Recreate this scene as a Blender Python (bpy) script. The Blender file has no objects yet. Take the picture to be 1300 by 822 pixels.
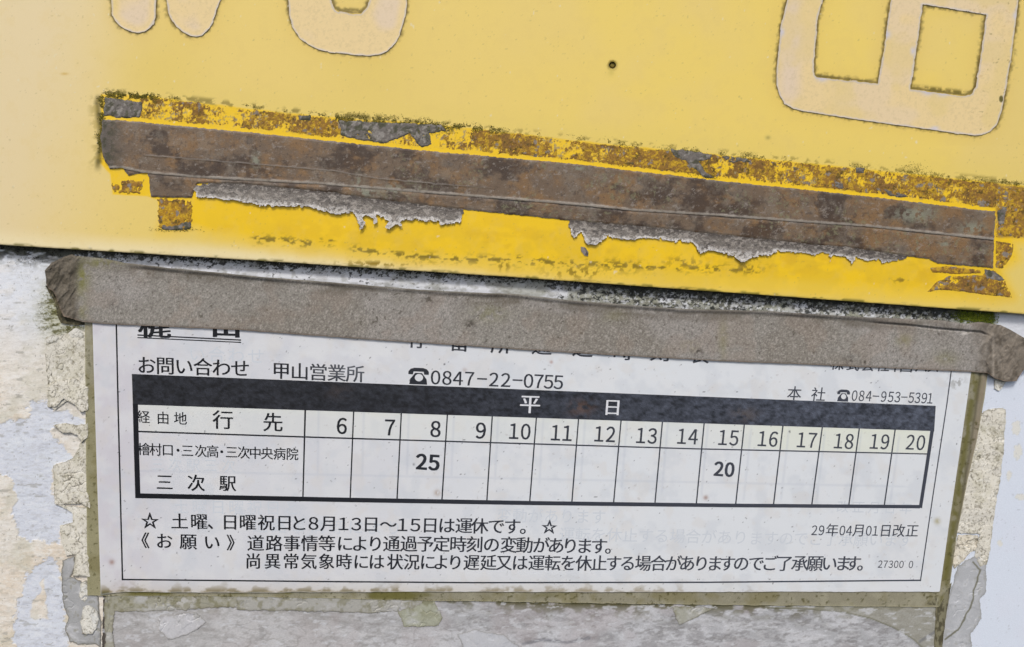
import bpy, math, random
import numpy as np
from mathutils import Matrix, Vector

scene = bpy.context.scene
C = scene.collection
MM = 0.001

# ---------------------------------------------------------------- camera
# photo geometry: 1300 x 822 px, focal length in px; the two vanishing points of the board give its attitude
PW, PH, FPX, DIST = 1300.0, 822.0, 950.0, 0.25
def _n(v): v = np.array(v, float); return v/np.linalg.norm(v)
d1 = _n((5350, 338, FPX)); d2 = _n((-335, 6089, FPX))
nrm = _n(np.cross(d1, d2))                    # away from the camera
m = _n(d1+d2); q = _n(d1-d2)                  # symmetric orthogonalisation of the two directions
ex = _n(m+q); ed = _n(m-q)
RC = np.stack([ex, nrm, -ed])                 # rows: world X, Y, Z in camera coordinates (x right, y down, z ahead)
CAM = -RC @ np.array((0, 0, DIST))
cam_d = bpy.data.cameras.new('camera'); cam = bpy.data.objects.new('camera', cam_d); C.objects.link(cam)
cam_d.sensor_width = 36.0; cam_d.lens = FPX/PW*36.0; cam_d.clip_start = 0.01; cam_d.clip_end = 100.0
cols = [RC[:, 0], -RC[:, 1], -RC[:, 2]]
cam.matrix_world = Matrix([[cols[0][i], cols[1][i], cols[2][i], CAM[i]] for i in range(3)] + [[0, 0, 0, 1]])
scene.camera = cam

# ---------------------------------------------------------------- sky and sun (overcast daylight)
SUN_EL, SUN_AZ = 58.0, 202.0
world = bpy.data.worlds.new('World'); scene.world = world; world.use_nodes = True
nt = world.node_tree; bg = nt.nodes['Background']
sky = nt.nodes.new('ShaderNodeTexSky'); sky.sky_type = 'NISHITA'; sky.sun_disc = False
sky.sun_elevation = math.radians(SUN_EL); sky.sun_rotation = math.radians(SUN_AZ)
sky.air_density = 1.0; sky.dust_density = 4.0; sky.ozone_density = 1.0
nt.links.new(sky.outputs[0], bg.inputs[0]); bg.inputs[1].default_value = 0.095
sun_d = bpy.data.lights.new('sun', 'SUN'); sun_d.energy = 1.5; sun_d.angle = math.radians(10); sun_d.color = (1.0, 0.97, 0.92)
sun = bpy.data.objects.new('sun', sun_d); C.objects.link(sun)
az, el = math.radians(SUN_AZ), math.radians(SUN_EL)
sdir = Vector((math.sin(az)*math.cos(el), math.cos(az)*math.cos(el), math.sin(el)))
sun.rotation_euler = sdir.to_track_quat('Z', 'Y').to_euler(); sun.location = sdir*3
scene.view_settings.view_transform = 'Standard'; scene.view_settings.look = 'None'
scene.view_settings.exposure = 0.80; scene.view_settings.gamma = 1.0

# ---------------------------------------------------------------- helpers
def W(px, py, h):
    """photo pixel -> point of the board's plane, h mm in front of it"""
    px = np.asarray(px, float); py = np.asarray(py, float); h = np.broadcast_to(np.asarray(h, float), px.shape)
    v = np.stack([px-PW/2, py-PH/2, np.full_like(px, FPX)], -1) @ RC.T
    t = (-h*MM-CAM[1])/v[..., 1]
    return CAM + v*t[..., None]

_rng = np.random.default_rng(7)
_LAT = _rng.random((256, 256)).astype(np.float32)
def vnoise(x, y, s, seed=0):
    x = x/s+seed*17.31; y = y/s+seed*9.73
    xi = np.floor(x).astype(int); yi = np.floor(y).astype(int); fx = x-xi; fy = y-yi
    fx = fx*fx*(3-2*fx); fy = fy*fy*(3-2*fy)
    g = lambda a, b: _LAT[(b+seed*31) & 255, (a+seed*57) & 255]
    return (g(xi, yi)*(1-fx)+g(xi+1, yi)*fx)*(1-fy)+(g(xi, yi+1)*(1-fx)+g(xi+1, yi+1)*fx)*fy
def fbm(x, y, s, o=4, seed=0, gain=.55, sx=1.0):
    a, t, r = 1.0, 0.0, 0.0
    for k in range(o):
        r = r+a*vnoise(x/sx, y, s/2**k, seed+k*3); t += a; a *= gain
    return r/t
def sstep(a, b, v):
    t = np.clip((v-a)/(b-a), 0, 1); return t*t*(3-2*t)
def pdist(X, Y, pts, closed=False):
    D = np.full(X.shape, 1e18); P = list(pts)+([pts[0]] if closed else [])
    for (x0, y0), (x1, y1) in zip(P[:-1], P[1:]):
        dx, dy = x1-x0, y1-y0; L = dx*dx+dy*dy+1e-9
        t = np.clip(((X-x0)*dx+(Y-y0)*dy)/L, 0, 1)
        D = np.minimum(D, (X-x0-t*dx)**2+(Y-y0-t*dy)**2)
    return np.sqrt(D)
def sdf(X, Y, pts):
    ins = np.zeros(X.shape, bool); n = len(pts)
    for i in range(n):
        (x0, y0), (x1, y1) = pts[i], pts[(i+1) % n]
        if y0 == y1: continue
        ins ^= ((y0 > Y) != (y1 > Y)) & (X < (x1-x0)*(Y-y0)/(y1-y0)+x0)
    return np.where(ins, 1, -1)*pdist(X, Y, pts, True)
def lin(c):
    c = np.asarray(c, float)/255.0
    return np.where(c <= .04045, c/12.92, ((c+.055)/1.055)**2.4)
KEXP = 1.05
def A(*c): return np.minimum(lin(c)/KEXP, .9)
class Col:
    def __init__(s, X, c): s.c = np.broadcast_to(A(*c), X.shape+(3,)).copy()
    def mix(s, c, m):
        c = A(*c) if isinstance(c, tuple) else c
        m = np.clip(np.asarray(m), 0, 1)[..., None]; s.c = s.c*(1-m)+c*m; return s
    def mul(s, f): s.c = s.c*np.asarray(f)[..., None]; return s

def mat(name, rough=.6, grain=.12, gscale=2.5, bump=.3, bscale=1.5, bdist=.05, coat=0.0, spec=.5, speck=0.0, stretch=1.0, rvar=.1, metal=0):
    """procedural surface: pigment map from the mesh, grain, specks, relief and gloss variation from noise (scales in features per mm)"""
    M = bpy.data.materials.new(name); M.use_nodes = True; t = M.node_tree; N = t.nodes; L = t.links
    b = N['Principled BSDF']; b.inputs['Roughness'].default_value = rough; b.inputs['Specular IOR Level'].default_value = spec
    b.inputs['Coat Weight'].default_value = coat; b.inputs['Coat Roughness'].default_value = .18; b.inputs['Metallic'].default_value = metal
    at = N.new('ShaderNodeAttribute'); at.attribute_name = 'pigment'
    tc = N.new('ShaderNodeTexCoord'); mp = N.new('ShaderNodeMapping'); mp.inputs['Scale'].default_value = (1000/stretch, 1000, 1000)
    L.new(tc.outputs['Object'], mp.inputs[0])
    def noise(s, d=4, r=.6):
        n = N.new('ShaderNodeTexNoise'); n.inputs['Scale'].default_value = s; n.inputs['Detail'].default_value = d
        n.inputs['Roughness'].default_value = r; L.new(mp.outputs[0], n.inputs[0]); return n
    n1 = noise(gscale)
    mr = N.new('ShaderNodeMapRange'); mr.inputs[1].default_value = .25; mr.inputs[2].default_value = .75
    mr.inputs[3].default_value = 1-grain; mr.inputs[4].default_value = 1+grain; L.new(n1.outputs[0], mr.inputs[0])
    mu = N.new('ShaderNodeVectorMath'); mu.operation = 'SCALE'; L.new(at.outputs['Color'], mu.inputs[0]); L.new(mr.outputs[0], mu.inputs['Scale'])
    out = mu.outputs[0]
    if speck:
        n3 = noise(1.6, 2, .7); ms = N.new('ShaderNodeMapRange'); ms.inputs[1].default_value = .70; ms.inputs[2].default_value = .74
        ms.inputs[3].default_value = 1; ms.inputs[4].default_value = 1-speck; L.new(n3.outputs[0], ms.inputs[0])
        m2 = N.new('ShaderNodeVectorMath'); m2.operation = 'SCALE'; L.new(out, m2.inputs[0]); L.new(ms.outputs[0], m2.inputs['Scale']); out = m2.outputs[0]
    L.new(out, b.inputs['Base Color'])
    n2 = noise(.35, 3); mr2 = N.new('ShaderNodeMapRange'); mr2.inputs[3].default_value = max(.02, rough-rvar); mr2.inputs[4].default_value = min(1, rough+rvar)
    L.new(n2.outputs[0], mr2.inputs[0]); L.new(mr2.outputs[0], b.inputs['Roughness'])
    if bump:
        n4 = noise(bscale, 5, .65); bp = N.new('ShaderNodeBump'); bp.inputs['Strength'].default_value = bump; bp.inputs['Distance'].default_value = bdist*MM
        L.new(n4.outputs[0], bp.inputs['Height']); L.new(bp.outputs[0], b.inputs['Normal'])
    return M

def thing(name, label, cat, loc, group=None, kind=None):
    o = bpy.data.objects.new(name, None); C.objects.link(o); o.location = loc; o.empty_display_size = .01
    o['label'] = label; o['category'] = cat
    if group: o['group'] = group
    return o
def link_mesh(name, P, F, col, material, parent=None, smooth=True, label=None, split=None):
    P = np.asarray(P); loc = np.array(parent.location) if parent is not None else P.mean(0)
    p = parent
    while p is not None and p.parent is not None:
        p = p.parent; loc = loc+np.array(p.location)
    me = bpy.data.meshes.new(name); F = np.asarray(F, np.int32)
    me.vertices.add(len(P)); me.vertices.foreach_set('co', (P-loc).astype(np.float32).ravel())
    k = F.shape[1]; me.loops.add(F.size); me.loops.foreach_set('vertex_index', F.ravel())
    me.polygons.add(len(F)); me.polygons.foreach_set('loop_start', np.arange(0, F.size, k, dtype=np.int32))
    sm = np.full(len(F), smooth, bool)
    if split is not None: sm[split:] = False
    me.polygons.foreach_set('use_smooth', sm)
    me.update(calc_edges=True); me.validate()
    a = me.color_attributes.new('pigment', 'FLOAT_COLOR', 'POINT')
    c4 = np.ones((len(P), 4), np.float32); c4[:, :3] = col; a.data.foreach_set('color', c4.ravel())
    me.materials.append(material)
    o = bpy.data.objects.new(name, me); C.objects.link(o)
    if parent is not None: o.parent = parent
    else: o.location = loc
    if label: o['label'] = label
    return o

def patch(field, bbox, g, height):
    """triangulate field > 0 on a grid of g px; returns px, py of vertices, triangles, boundary segments"""
    x0, y0, x1, y1 = bbox
    xs = np.arange(x0, x1+g, g); ys = np.arange(y0, y1+g, g); nx, ny = len(xs), len(ys)
    X, Y = np.meshgrid(xs, ys); X = X.ravel(); Y = Y.ravel(); Fv = field(X, Y)
    Fv = np.where(np.abs(Fv) < 1e-4, 1e-4, Fv)
    i = (np.arange(ny-1)[:, None]*nx+np.arange(nx-1)[None]).ravel()
    T = np.concatenate([np.stack([i, i+nx, i+1], 1), np.stack([i+1, i+nx, i+nx+1], 1)])
    S = Fv[T] > 0; cnt = S.sum(1); full = T[cnt == 3]
    N0 = len(X); tris = [full]; segs = []; keys = []; VX, VY = [X], [Y]
    def rot(T, S, want):
        out = T.copy()
        for r in range(3):
            s = np.roll(S, -r, 1); t = np.roll(T, -r, 1); mk = (s == want).all(1); out[mk] = t[mk]
        return out
    T1 = rot(T[cnt == 1], S[cnt == 1], np.array([True, False, False]))
    T2 = rot(T[cnt == 2], S[cnt == 2], np.array([False, True, True]))
    ea = np.concatenate([T1[:, 0], T1[:, 0], T2[:, 0], T2[:, 0]]); eb = np.concatenate([T1[:, 1], T1[:, 2], T2[:, 1], T2[:, 2]])
    lo, hi = np.minimum(ea, eb), np.maximum(ea, eb); key = lo.astype(np.int64)*N0+hi
    uq, inv = np.unique(key, return_inverse=True); ul, uh = uq//N0, uq % N0
    t = Fv[ul]/(Fv[ul]-Fv[uh]); CX = X[ul]+(X[uh]-X[ul])*t; CY = Y[ul]+(Y[uh]-Y[ul])*t
    inv = inv.ravel()+N0; n1, n2 = len(T1), len(T2)
    a1, b1, a2, b2 = inv[:n1], inv[n1:2*n1], inv[2*n1:2*n1+n2], inv[2*n1+n2:]
    tris.append(np.stack([T1[:, 0], a1, b1], 1)); tris.append(np.stack([a2, T2[:, 1], T2[:, 2]], 1)); tris.append(np.stack([a2, T2[:, 2], b2], 1))
    seg = np.concatenate([np.stack([a1, b1], 1), np.stack([b2, a2], 1)])
    TT = np.concatenate(tris); X = np.concatenate([X, CX]); Y = np.concatenate([Y, CY])
    used = np.zeros(len(X), bool); used[TT.ravel()] = True; mp = np.cumsum(used)-1
    return X[used], Y[used], mp[TT], mp[seg]

def layer(name, field, bbox, g, top, base, paint, material, parent=None, edge=None, shell=None, label=None, kind=None):
    """a thin sheet with real edges: field>0 is its outline, top(X,Y,F) its height in mm, base its underside (or shell= own thickness)"""
    X, Y, T, S = patch(field, bbox, g, None)
    if len(T) == 0: raise ValueError('empty layer '+name)
    F = field(X, Y); H = top(X, Y, F); P = W(X, Y, H); c = paint(X, Y, F).c
    n = len(X); bv = np.unique(S); mp = np.full(n, -1); mp[bv] = np.arange(len(bv)); k = len(bv)
    HB = (H[bv]-shell) if shell else np.broadcast_to(np.asarray(base(X[bv], Y[bv]) if callable(base) else base, float), (k,))
    ec = c[bv] if edge is None else np.broadcast_to(A(*edge), (k, 3))
    a, b = mp[S[:, 0]], mp[S[:, 1]]; top0 = n; bot0 = n+k
    P2 = [P, P[bv], W(X[bv], Y[bv], HB)]; c2 = [c, ec, ec]
    sk = np.concatenate([np.stack([top0+a, bot0+a, top0+b], 1), np.stack([top0+b, bot0+a, bot0+b], 1)])
    FF = [T, sk]; nsm = len(T)
    if shell:
        P2.append(W(X, Y, H-shell)); c2.append(c); FF.append(T[:, ::-1]+n+2*k)
    return link_mesh(name, np.concatenate(P2), np.concatenate(FF), np.concatenate(c2), material, parent, label=label, split=nsm)

def const(h): return lambda X, Y, F: np.full(X.shape, float(h))
def interp(pts): 
    xs, ys = zip(*pts); return lambda X: np.interp(X, xs, ys)

# ================================================================= lines shared by several pieces (photo px)
plate_edge = interp([(-200, 296), (0, 311), (325, 331), (650, 352), (1000, 377), (1300, 399), (1600, 421)])
tape_top = [(57, 344), (65, 334), (82, 326), (91, 323), (96, 325), (112, 326), (130, 328), (160, 334), (205, 339.5), (265, 345), (324, 351), (400, 357), (450, 361), (532, 368),
            (590, 371), (620, 372.5), (650, 373), (720, 381), (775, 385.5), (862, 392), (900, 393), (975, 395), (1010, 397.5), (1088, 402.5), (1144, 404.5),
            (1193, 406.6), (1225, 411), (1245, 409), (1271, 413), (1281, 418), (1300, 429), (1320, 440)]
tape_bot = [(1320, 462), (1300, 469.5), (1290, 484), (1277, 484.5), (1263, 480.5), (1253, 474), (1233, 472.5), (1192, 470.5), (1148, 468.5), (1075, 465.5), (1040, 463.5),
            (920, 459), (775, 451), (675, 445), (557, 437), (450, 430), (300, 419), (150, 412.5), (105, 409), (95, 406), (81, 402), (77, 395), (71, 377), (67, 370), (61, 366), (59, 360)]
tape_poly = tape_top+tape_bot
tape_top_f = interp(tape_top)

# ================================================================= painted board (white, flaking)
board = thing('painted_board', 'white painted backing board with cream flaking paint behind the yellow plate and the timetable', 'board', (0, 0, 0))
m_board = mat('weathered_white_paint', rough=.55, grain=.10, gscale=4, bump=.6, bscale=2.0, bdist=.09, speck=.2, stretch=1.6)
m_flake = mat('cracked_cream_paint', rough=.75, grain=.16, gscale=4, bump=.7, bscale=3, bdist=.08, speck=.25)
m_metal = mat('board_core', rough=.7, grain=.05)
# core slab
xs = np.array([-420, 1720]); ys = np.array([-420, 1240])
fr = [W(x, y, -.05) for x, y in ((-1600, -1200), (3000, -1200), (3000, 2000), (-1600, 2000))]; bk = [W(x, y, -2.0) for x, y in ((-1600, -1200), (3000, -1200), (3000, 2000), (-1600, 2000))]
link_mesh('board_core', np.array(fr+bk), [(0, 3, 2, 1), (4, 5, 6, 7), (0, 1, 5, 4), (1, 2, 6, 5), (2, 3, 7, 6), (3, 0, 4, 7)], A(216, 222, 231), m_metal, board, smooth=False)

blue_patches = [
 [(-80, 540), (0, 536), (22, 533), (40, 529), (41, 523), (34, 513), (58, 511), (70, 520), (80, 523), (108, 530), (109, 541), (92, 546), (70, 541), (66, 546), (75, 562), (90, 574), (94, 583), (80, 590),
  (70, 590), (67, 602), (66, 622), (72, 640), (86, 644), (95, 655), (97, 667), (78, 668), (76, 690), (62, 690), (48, 684), (40, 690), (25, 678), (19, 668), (13, 652), (22, 634), (17, 616), (8, 602), (-80, 600)],
 [(62, 706), (72, 712), (78, 740), (82, 765), (84, 790), (88, 812), (86, 860), (22, 860), (17, 800), (20, 770), (30, 745), (34, 725), (48, 718)]]
def white_left(X, Y, F):
    n = fbm(X, Y, 30, 5, 3); n2 = fbm(X, Y, 9, 4, 5, sx=2.2)
    c = Col(X, (226, 230, 236))
    c.mix((228, 222, 210), sstep(380, 470, Y+60*(n-.5))*.95)
    c.mix((226, 211, 189), sstep(.46, .74, fbm(X, Y, 60, 4, 11)+.15*sstep(560, 700, Y))*sstep(420, 520, Y)*.7)
    c.mix((236, 232, 224), sstep(.55, .75, n2)*.45)
    jx, jy = X+10*(fbm(X, Y, 12, 4, 21)-.5), Y+10*(fbm(X, Y, 12, 4, 25)-.5)
    m = np.zeros(X.shape)
    for p in blue_patches: m = np.maximum(m, sstep(-1.2, 1.2, sdf(jx, jy, p)+13*(fbm(X, Y, 4.5, 4, 8, sx=1.6, gain=.8)-.5)))
    hole = sdf(jx, jy, [(42, 770), (48, 752), (54, 735), (60, 760), (62, 785), (50, 787), (38, 785)]); m *= 1-sstep(-1, 1.5, hole+4*(n2-.5))
    c.mix((213, 218, 227), m); c.mix((222, 228, 234), m*sstep(.5, .7, n2)*.5)
    c.mix((182, 174, 156), sstep(.55, .66, fbm(X, Y, 4.5, 3, 33, sx=2.2, gain=.85))*.35*(1-m)*sstep(400, 500, Y)); c.mix((240, 238, 230), sstep(.56, .66, fbm(X, Y, 4.5, 3, 35, sx=2.2, gain=.85))*.5*(1-m)*sstep(400, 500, Y)); c.mix((176, 180, 190), sstep(.6, .7, fbm(X, Y, 3.6, 3, 37, sx=2.2, gain=.85))*.4*m)
    f1 = fbm(X, Y, 3.0, 3, 36, sx=4, gain=.85); c.mix((168, 164, 152), sstep(.55, .70, f1)*.22); c.mix((240, 240, 238), sstep(.46, .34, f1)*.25)
    c.mix((186, 184, 160), sstep(.5, .7, fbm(X, Y, 26, 4, 38))*sstep(340, 420, Y)*.35*(1-m))
    # brownish rim of the flaked paint
    rim = np.exp(-((m-.5)/.22)**2)*sstep(.42, .62, fbm(X, Y, 14, 3, 31)); c.mix((176, 164, 138), rim*.6*sstep(400, 520, Y))
    # dark fine scratches and mould specks
    s = fbm(X, Y, 7, 4, 41, sx=2.8); c.mix((150, 148, 138), sstep(.68, .76, s)*.55)
    s = fbm(X, Y, 3.0, 3, 45); c.mix((110, 106, 92), sstep(.76, .84, s)*.6)
    # green algae beside the tape end
    g = np.exp(-((X-76)/26)**2)*np.exp(-((Y-398)/42)**2); s = fbm(X, Y, 4.5, 3, 51, sx=2.0)
    s = fbm(X, Y, 3.6, 4, 51, sx=2.4, gain=.8); c.mix((176, 176, 140), g*.7); c.mix((132, 130, 80), sstep(.46, .62, s+.06*g)*g*.9); c.mix((88, 86, 52), sstep(.54, .62, s+.04*g)*sstep(.25, .6, g)*.8)
    # mould under the plate edge
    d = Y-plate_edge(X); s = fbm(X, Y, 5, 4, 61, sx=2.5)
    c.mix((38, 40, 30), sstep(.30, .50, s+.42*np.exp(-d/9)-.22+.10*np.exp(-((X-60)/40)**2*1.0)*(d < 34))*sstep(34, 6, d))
    c.mix((120, 122, 108), sstep(.30, .5, fbm(X, Y, 8, 3, 65)+.3*np.exp(-d/16)-.25)*.4*sstep(45, 10, d))
    return c
def left_top(X, Y, F):
    h = .02+.05*fbm(X, Y, 6, 4, 71)
    jx, jy = X+10*(fbm(X, Y, 12, 4, 21)-.5), Y+10*(fbm(X, Y, 12, 4, 25)-.5)
    m = np.zeros(X.shape)
    for p in blue_patches: m = np.maximum(m, sstep(-1, 1, sdf(jx, jy, p)+13*(fbm(X, Y, 4.5, 4, 8, sx=1.6, gain=.8)-.5)))
    return h+.09*(1-m)*sstep(470, 500, Y)*sstep(88, 74, X)
layer('white_paint', lambda X, Y: np.minimum(np.minimum(140-X, X+160), np.minimum(Y-plate_edge(X)+40, 900-Y)), (-160, 250, 142, 900), 1.0, left_top, -.05, white_left, m_board, board, label='chalky white and cream paint at the left')

# ledge strip between plate edge and tape
def ledge_paint(X, Y, F):
    d = Y-plate_edge(X); s = fbm(X, Y, 2.8, 3, 81, sx=1.5, gain=.8); big = fbm(X, Y, 60, 2, 83)
    c = Col(X, (206, 208, 211)); c.mix((170, 171, 170), sstep(.5, .8, fbm(X, Y, 18, 3, 85))*.6)
    wet = sstep(620, 850, X)
    c.mix((134, 132, 120), wet*.55*sstep(.35, .6, fbm(X, Y, 7, 4, 87)))
    c.mix((110, 110, 70), sstep(.45, .65, fbm(X, Y, 22, 3, 89)+.12*wet)*.6*sstep(350, 800, X))
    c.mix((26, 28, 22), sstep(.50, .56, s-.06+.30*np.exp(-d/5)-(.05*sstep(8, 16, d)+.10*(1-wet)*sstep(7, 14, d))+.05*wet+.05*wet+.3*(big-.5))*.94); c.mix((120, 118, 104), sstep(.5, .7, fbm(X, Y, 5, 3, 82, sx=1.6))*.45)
    c.mix((206, 208, 210), sstep(.60, .7, fbm(X, Y, 3, 3, 91))*wet*.8*sstep(4, 9, d))
    c.mix((78, 90, 22), sstep(1200, 1225, X)*sstep(1280, 1262, X)*sstep(.3, .5, s)); c.mix((214, 217, 222), sstep(1262, 1270, X+4*s))
    return c
layer('ledge_paint', lambda X, Y: np.minimum(np.minimum(Y-plate_edge(X)+30, X-95), np.minimum(tape_top_f(X)+14-Y, 1400-X)), (94, 270, 1402, 470), .8,
      lambda X, Y, F: .06+.30*sstep(12, 20, Y-plate_edge(X))*sstep(130, 200, X)*sstep(1240, 1150, X)+.10*fbm(X, Y, 4, 3, 93), -.05, ledge_paint, m_board, board, label='speckled strip of white paint under the plate edge')

# right paint
def white_right(X, Y, F):
    c = Col(X, (216, 224, 235)); n = fbm(X, Y, 40, 4, 101); c.mix((222, 226, 232), sstep(500, 430, Y)); c.mix((217, 223, 234), sstep(.4, .7, n)*.6)
    for x, y, a, b in ((1290, 543, 7, 10), (1292, 573, 6, 9), (1281, 604, 4, 6), (1296, 632, 6, 5), (1270, 690, 4, 5)):
        m = np.exp(-((X-x)/a)**2-((Y-y)/b)**2)+.9*(fbm(X, Y, 4, 3, 103)-.5); c.mix((222, 220, 208), sstep(.42, .55, m)*.8)
        c.mix((170, 168, 150), np.exp(-((m-.46)/.04)**2)*.35*(np.hypot(X-x, Y-y) < 16))
    s = fbm(X, Y, 3.2, 3, 105); c.mix((170, 174, 182), sstep(.78, .84, s)*.5)
    g = np.exp(-(((X-1238)-(500-Y)*.2)/9)**2)*sstep(470, 480, Y)*sstep(560, 520, Y)
    c.mix((120, 118, 90), sstep(.5, .62, fbm(X, Y, 5, 3, 107)+.15*g-.1)*g)
    return c
layer('white_paint', lambda X, Y: np.minimum(np.minimum(X-1185, 1700-X), np.minimum(Y-380, 900-Y)), (1184, 380, 1702, 902), 1.4, lambda X, Y, F: .03+.03*fbm(X, Y, 12, 3, 109), -.05, white_right, m_board, board, label='smooth bluish white paint at the right')

# flakes of cream paint: outlines traced, each one its own piece
def flake_paint(seed, base=(212, 208, 195), green=0.35):
    def f(X, Y, F):
        n = fbm(X, Y, 11, 5, seed, sx=1.2, gain=.7); c = Col(X, base)
        c.mix((228, 224, 210), sstep(.5, .75, fbm(X, Y, 16, 4, seed+5))*.8)
        c.mix((160, 156, 118), sstep(.45, .7, n)*green); e_ = np.abs(fbm(X, Y, 22, 4, seed+33, gain=.6)-.5); c.mix((104, 95, 74), sstep(.018, .004, e_)*.5); c.mix((224, 219, 202), sstep(.5, .515, fbm(X, Y, 22, 4, seed+33, gain=.6))*.35); c.mix((124, 117, 96), sstep(.58, .70, fbm(X, Y, 2.6, 3, seed+9, gain=.9))*.75); c.mix((232, 229, 218), sstep(.58, .68, fbm(X, Y, 3.6, 3, seed+10, gain=.85))*.6)
        cr = np.abs(fbm(X, Y, 20, 3, seed+13)-.5); c.mix((74, 66, 46), sstep(.016, .003, cr)*.75*sstep(.45, .55, fbm(X, Y, 26, 2, seed+19)))
        c.mix((92, 86, 62), np.exp(-F/1.1)*.6*sstep(.35, .6, fbm(X, Y, 9, 3, seed+23)))
        return c
    return f
def jag(poly, amp=3.0, s=7, seed=0):
    def f(X, Y):
        a = X+amp*2.4*(fbm(X, Y, s, 4, seed+2, gain=.75)-.5); b = Y+amp*2.4*(fbm(X, Y, s, 4, seed+5, gain=.75)-.5); return sdf(a, b, poly)
    return f
def flake(poly, seed, th, paint, parent, name='paint_flake', label=None, curl=0.0, amp=1.6, base=.04, g=.8, cdir=(0, 1), mt=None):
    P = np.array(poly); bb = (P[:, 0].min()-5, P[:, 1].min()-5, P[:, 0].max()+5, P[:, 1].max()+5)
    cx, cy = P.mean(0); R = max(np.ptp(P[:, 0]), np.ptp(P[:, 1]))/2
    def top(X, Y, F):
        t = ((X-cx)*cdir[0]+(Y-cy)*cdir[1])/R
        return base+th+.10*th*np.minimum(F, 3)/3+curl*np.clip(t, 0, 1.2)**2+.05*(fbm(X, Y, 12, 5, seed+31, gain=.7)-.3)+.06*sstep(.49, .51, fbm(X, Y, 22, 4, seed+33, gain=.6))-.12*sstep(.02, .004, np.abs(fbm(X, Y, 20, 3, seed+13)-.5))*sstep(.45, .55, fbm(X, Y, 26, 2, seed+19))
    return layer(name, jag(poly, amp, 8, seed), bb, g, top, base-.0, paint, mt or m_flake, parent, label=label, edge=(122, 114, 94))
L_ = [
 ([(58, 428), (84, 424), (112, 420), (112, 512), (104, 516), (92, 507), (82, 512), (70, 520), (60, 517), (62, 496), (58, 470)], 201, .20, .20),
 ([(60, 492), (72, 484), (96, 480), (112, 492), (112, 520), (102, 524), (94, 514), (80, 506), (70, 517), (62, 517)], 213, .50, .45),
 ([(68, 540), (84, 537), (96, 540), (112, 538), (112, 556), (103, 562), (98, 552), (90, 549), (80, 550)], 225, .55, .60),
 ([(92, 582), (104, 560), (112, 556), (114, 646), (104, 640), (88, 640), (70, 640), (68, 612), (67, 592), (84, 586)], 237, .34, .15),
 ([(72, 640), (90, 643), (113, 645), (114, 732), (92, 732), (95, 715), (96, 704), (84, 706), (78, 690), (76, 668), (92, 664), (92, 652)], 249, .36, .15)]
for i, (p, sd, th, cu) in enumerate(L_):
    flake(p, sd, th, flake_paint(sd), board, curl=cu)
gray_p = lambda sd: (lambda X, Y, F: Col(X, (166, 167, 167)).mix((186, 187, 188), sstep(.4, .7, fbm(X, Y, 12, 4, sd))).mix((130, 128, 110), sstep(.6, .75, fbm(X, Y, 6, 4, sd+3))*.6).mix((90, 84, 58), np.exp(-F/1.2)*.8))
flake([(80, 712), (94, 706), (96, 716), (90, 732), (103, 738), (124, 758), (128, 790), (128, 822), (120, 818), (100, 818), (88, 815), (82, 798), (86, 785), (80, 765), (78, 740)], 261, .16, gray_p(265), board, name='primer_patch', label='bare grey primer patch', mt=m_board)
wf = flake_paint(281, (214, 214, 208), .15)
flake([(102, 742), (110, 737), (113, 758), (107, 765), (100, 758)], 271, .26, wf, board, curl=.1)
flake([(106, 770), (114, 768), (124, 776), (125, 792), (118, 805), (104, 806), (102, 790)], 275, .3, wf, board, curl=.15)
for p, sd in (([(59, 430), (68, 425), (75, 429), (70, 434), (60, 436)], 291), ([(86, 424), (95, 417), (107, 420), (106, 428), (92, 429)], 295)):
    flake(p, sd, .26, wf, board, curl=.1)
# right side
flake([(1238, 530), (1252, 521), (1268, 518), (1277, 520), (1275, 560), (1270, 610), (1263, 650), (1257, 700), (1253, 716), (1244, 720), (1238, 706), (1240, 690), (1243, 679), (1226, 677), (1212, 677), (1220, 640), (1229, 580)], 301, .2, flake_paint(303, (212, 208, 196), .4), board)
flake([(1216, 679), (1241, 680), (1244, 697), (1232, 702), (1224, 712), (1212, 722), (1208, 712)], 311, .12, flake_paint(313, (222, 212, 192), .1), board)
flake([(1216, 720), (1226, 711), (1240, 706), (1252, 716), (1252, 750), (1244, 762), (1246, 785), (1232, 806), (1236, 840), (1194, 840), (1196, 806), (1204, 760), (1210, 742)], 321, .14,
      lambda X, Y, F: gray_p(325)(X, Y, F).mix((196, 200, 206), np.full(X.shape, .35)).mix((100, 98, 70), sstep(1.6, .6, pdist(X+3*(fbm(X, Y, 8, 3, 9)-.5), Y, [(1236, 714), (1245, 724), (1236, 750), (1236, 758), (1230, 775), (1216, 800), (1200, 812)]))*.8), board, name='primer_patch', label='cracked grey primer patch', mt=m_board)
flake([(1262, 482), (1277, 484), (1270, 497), (1262, 494)], 331, .2, wf, board, curl=.1)

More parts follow.
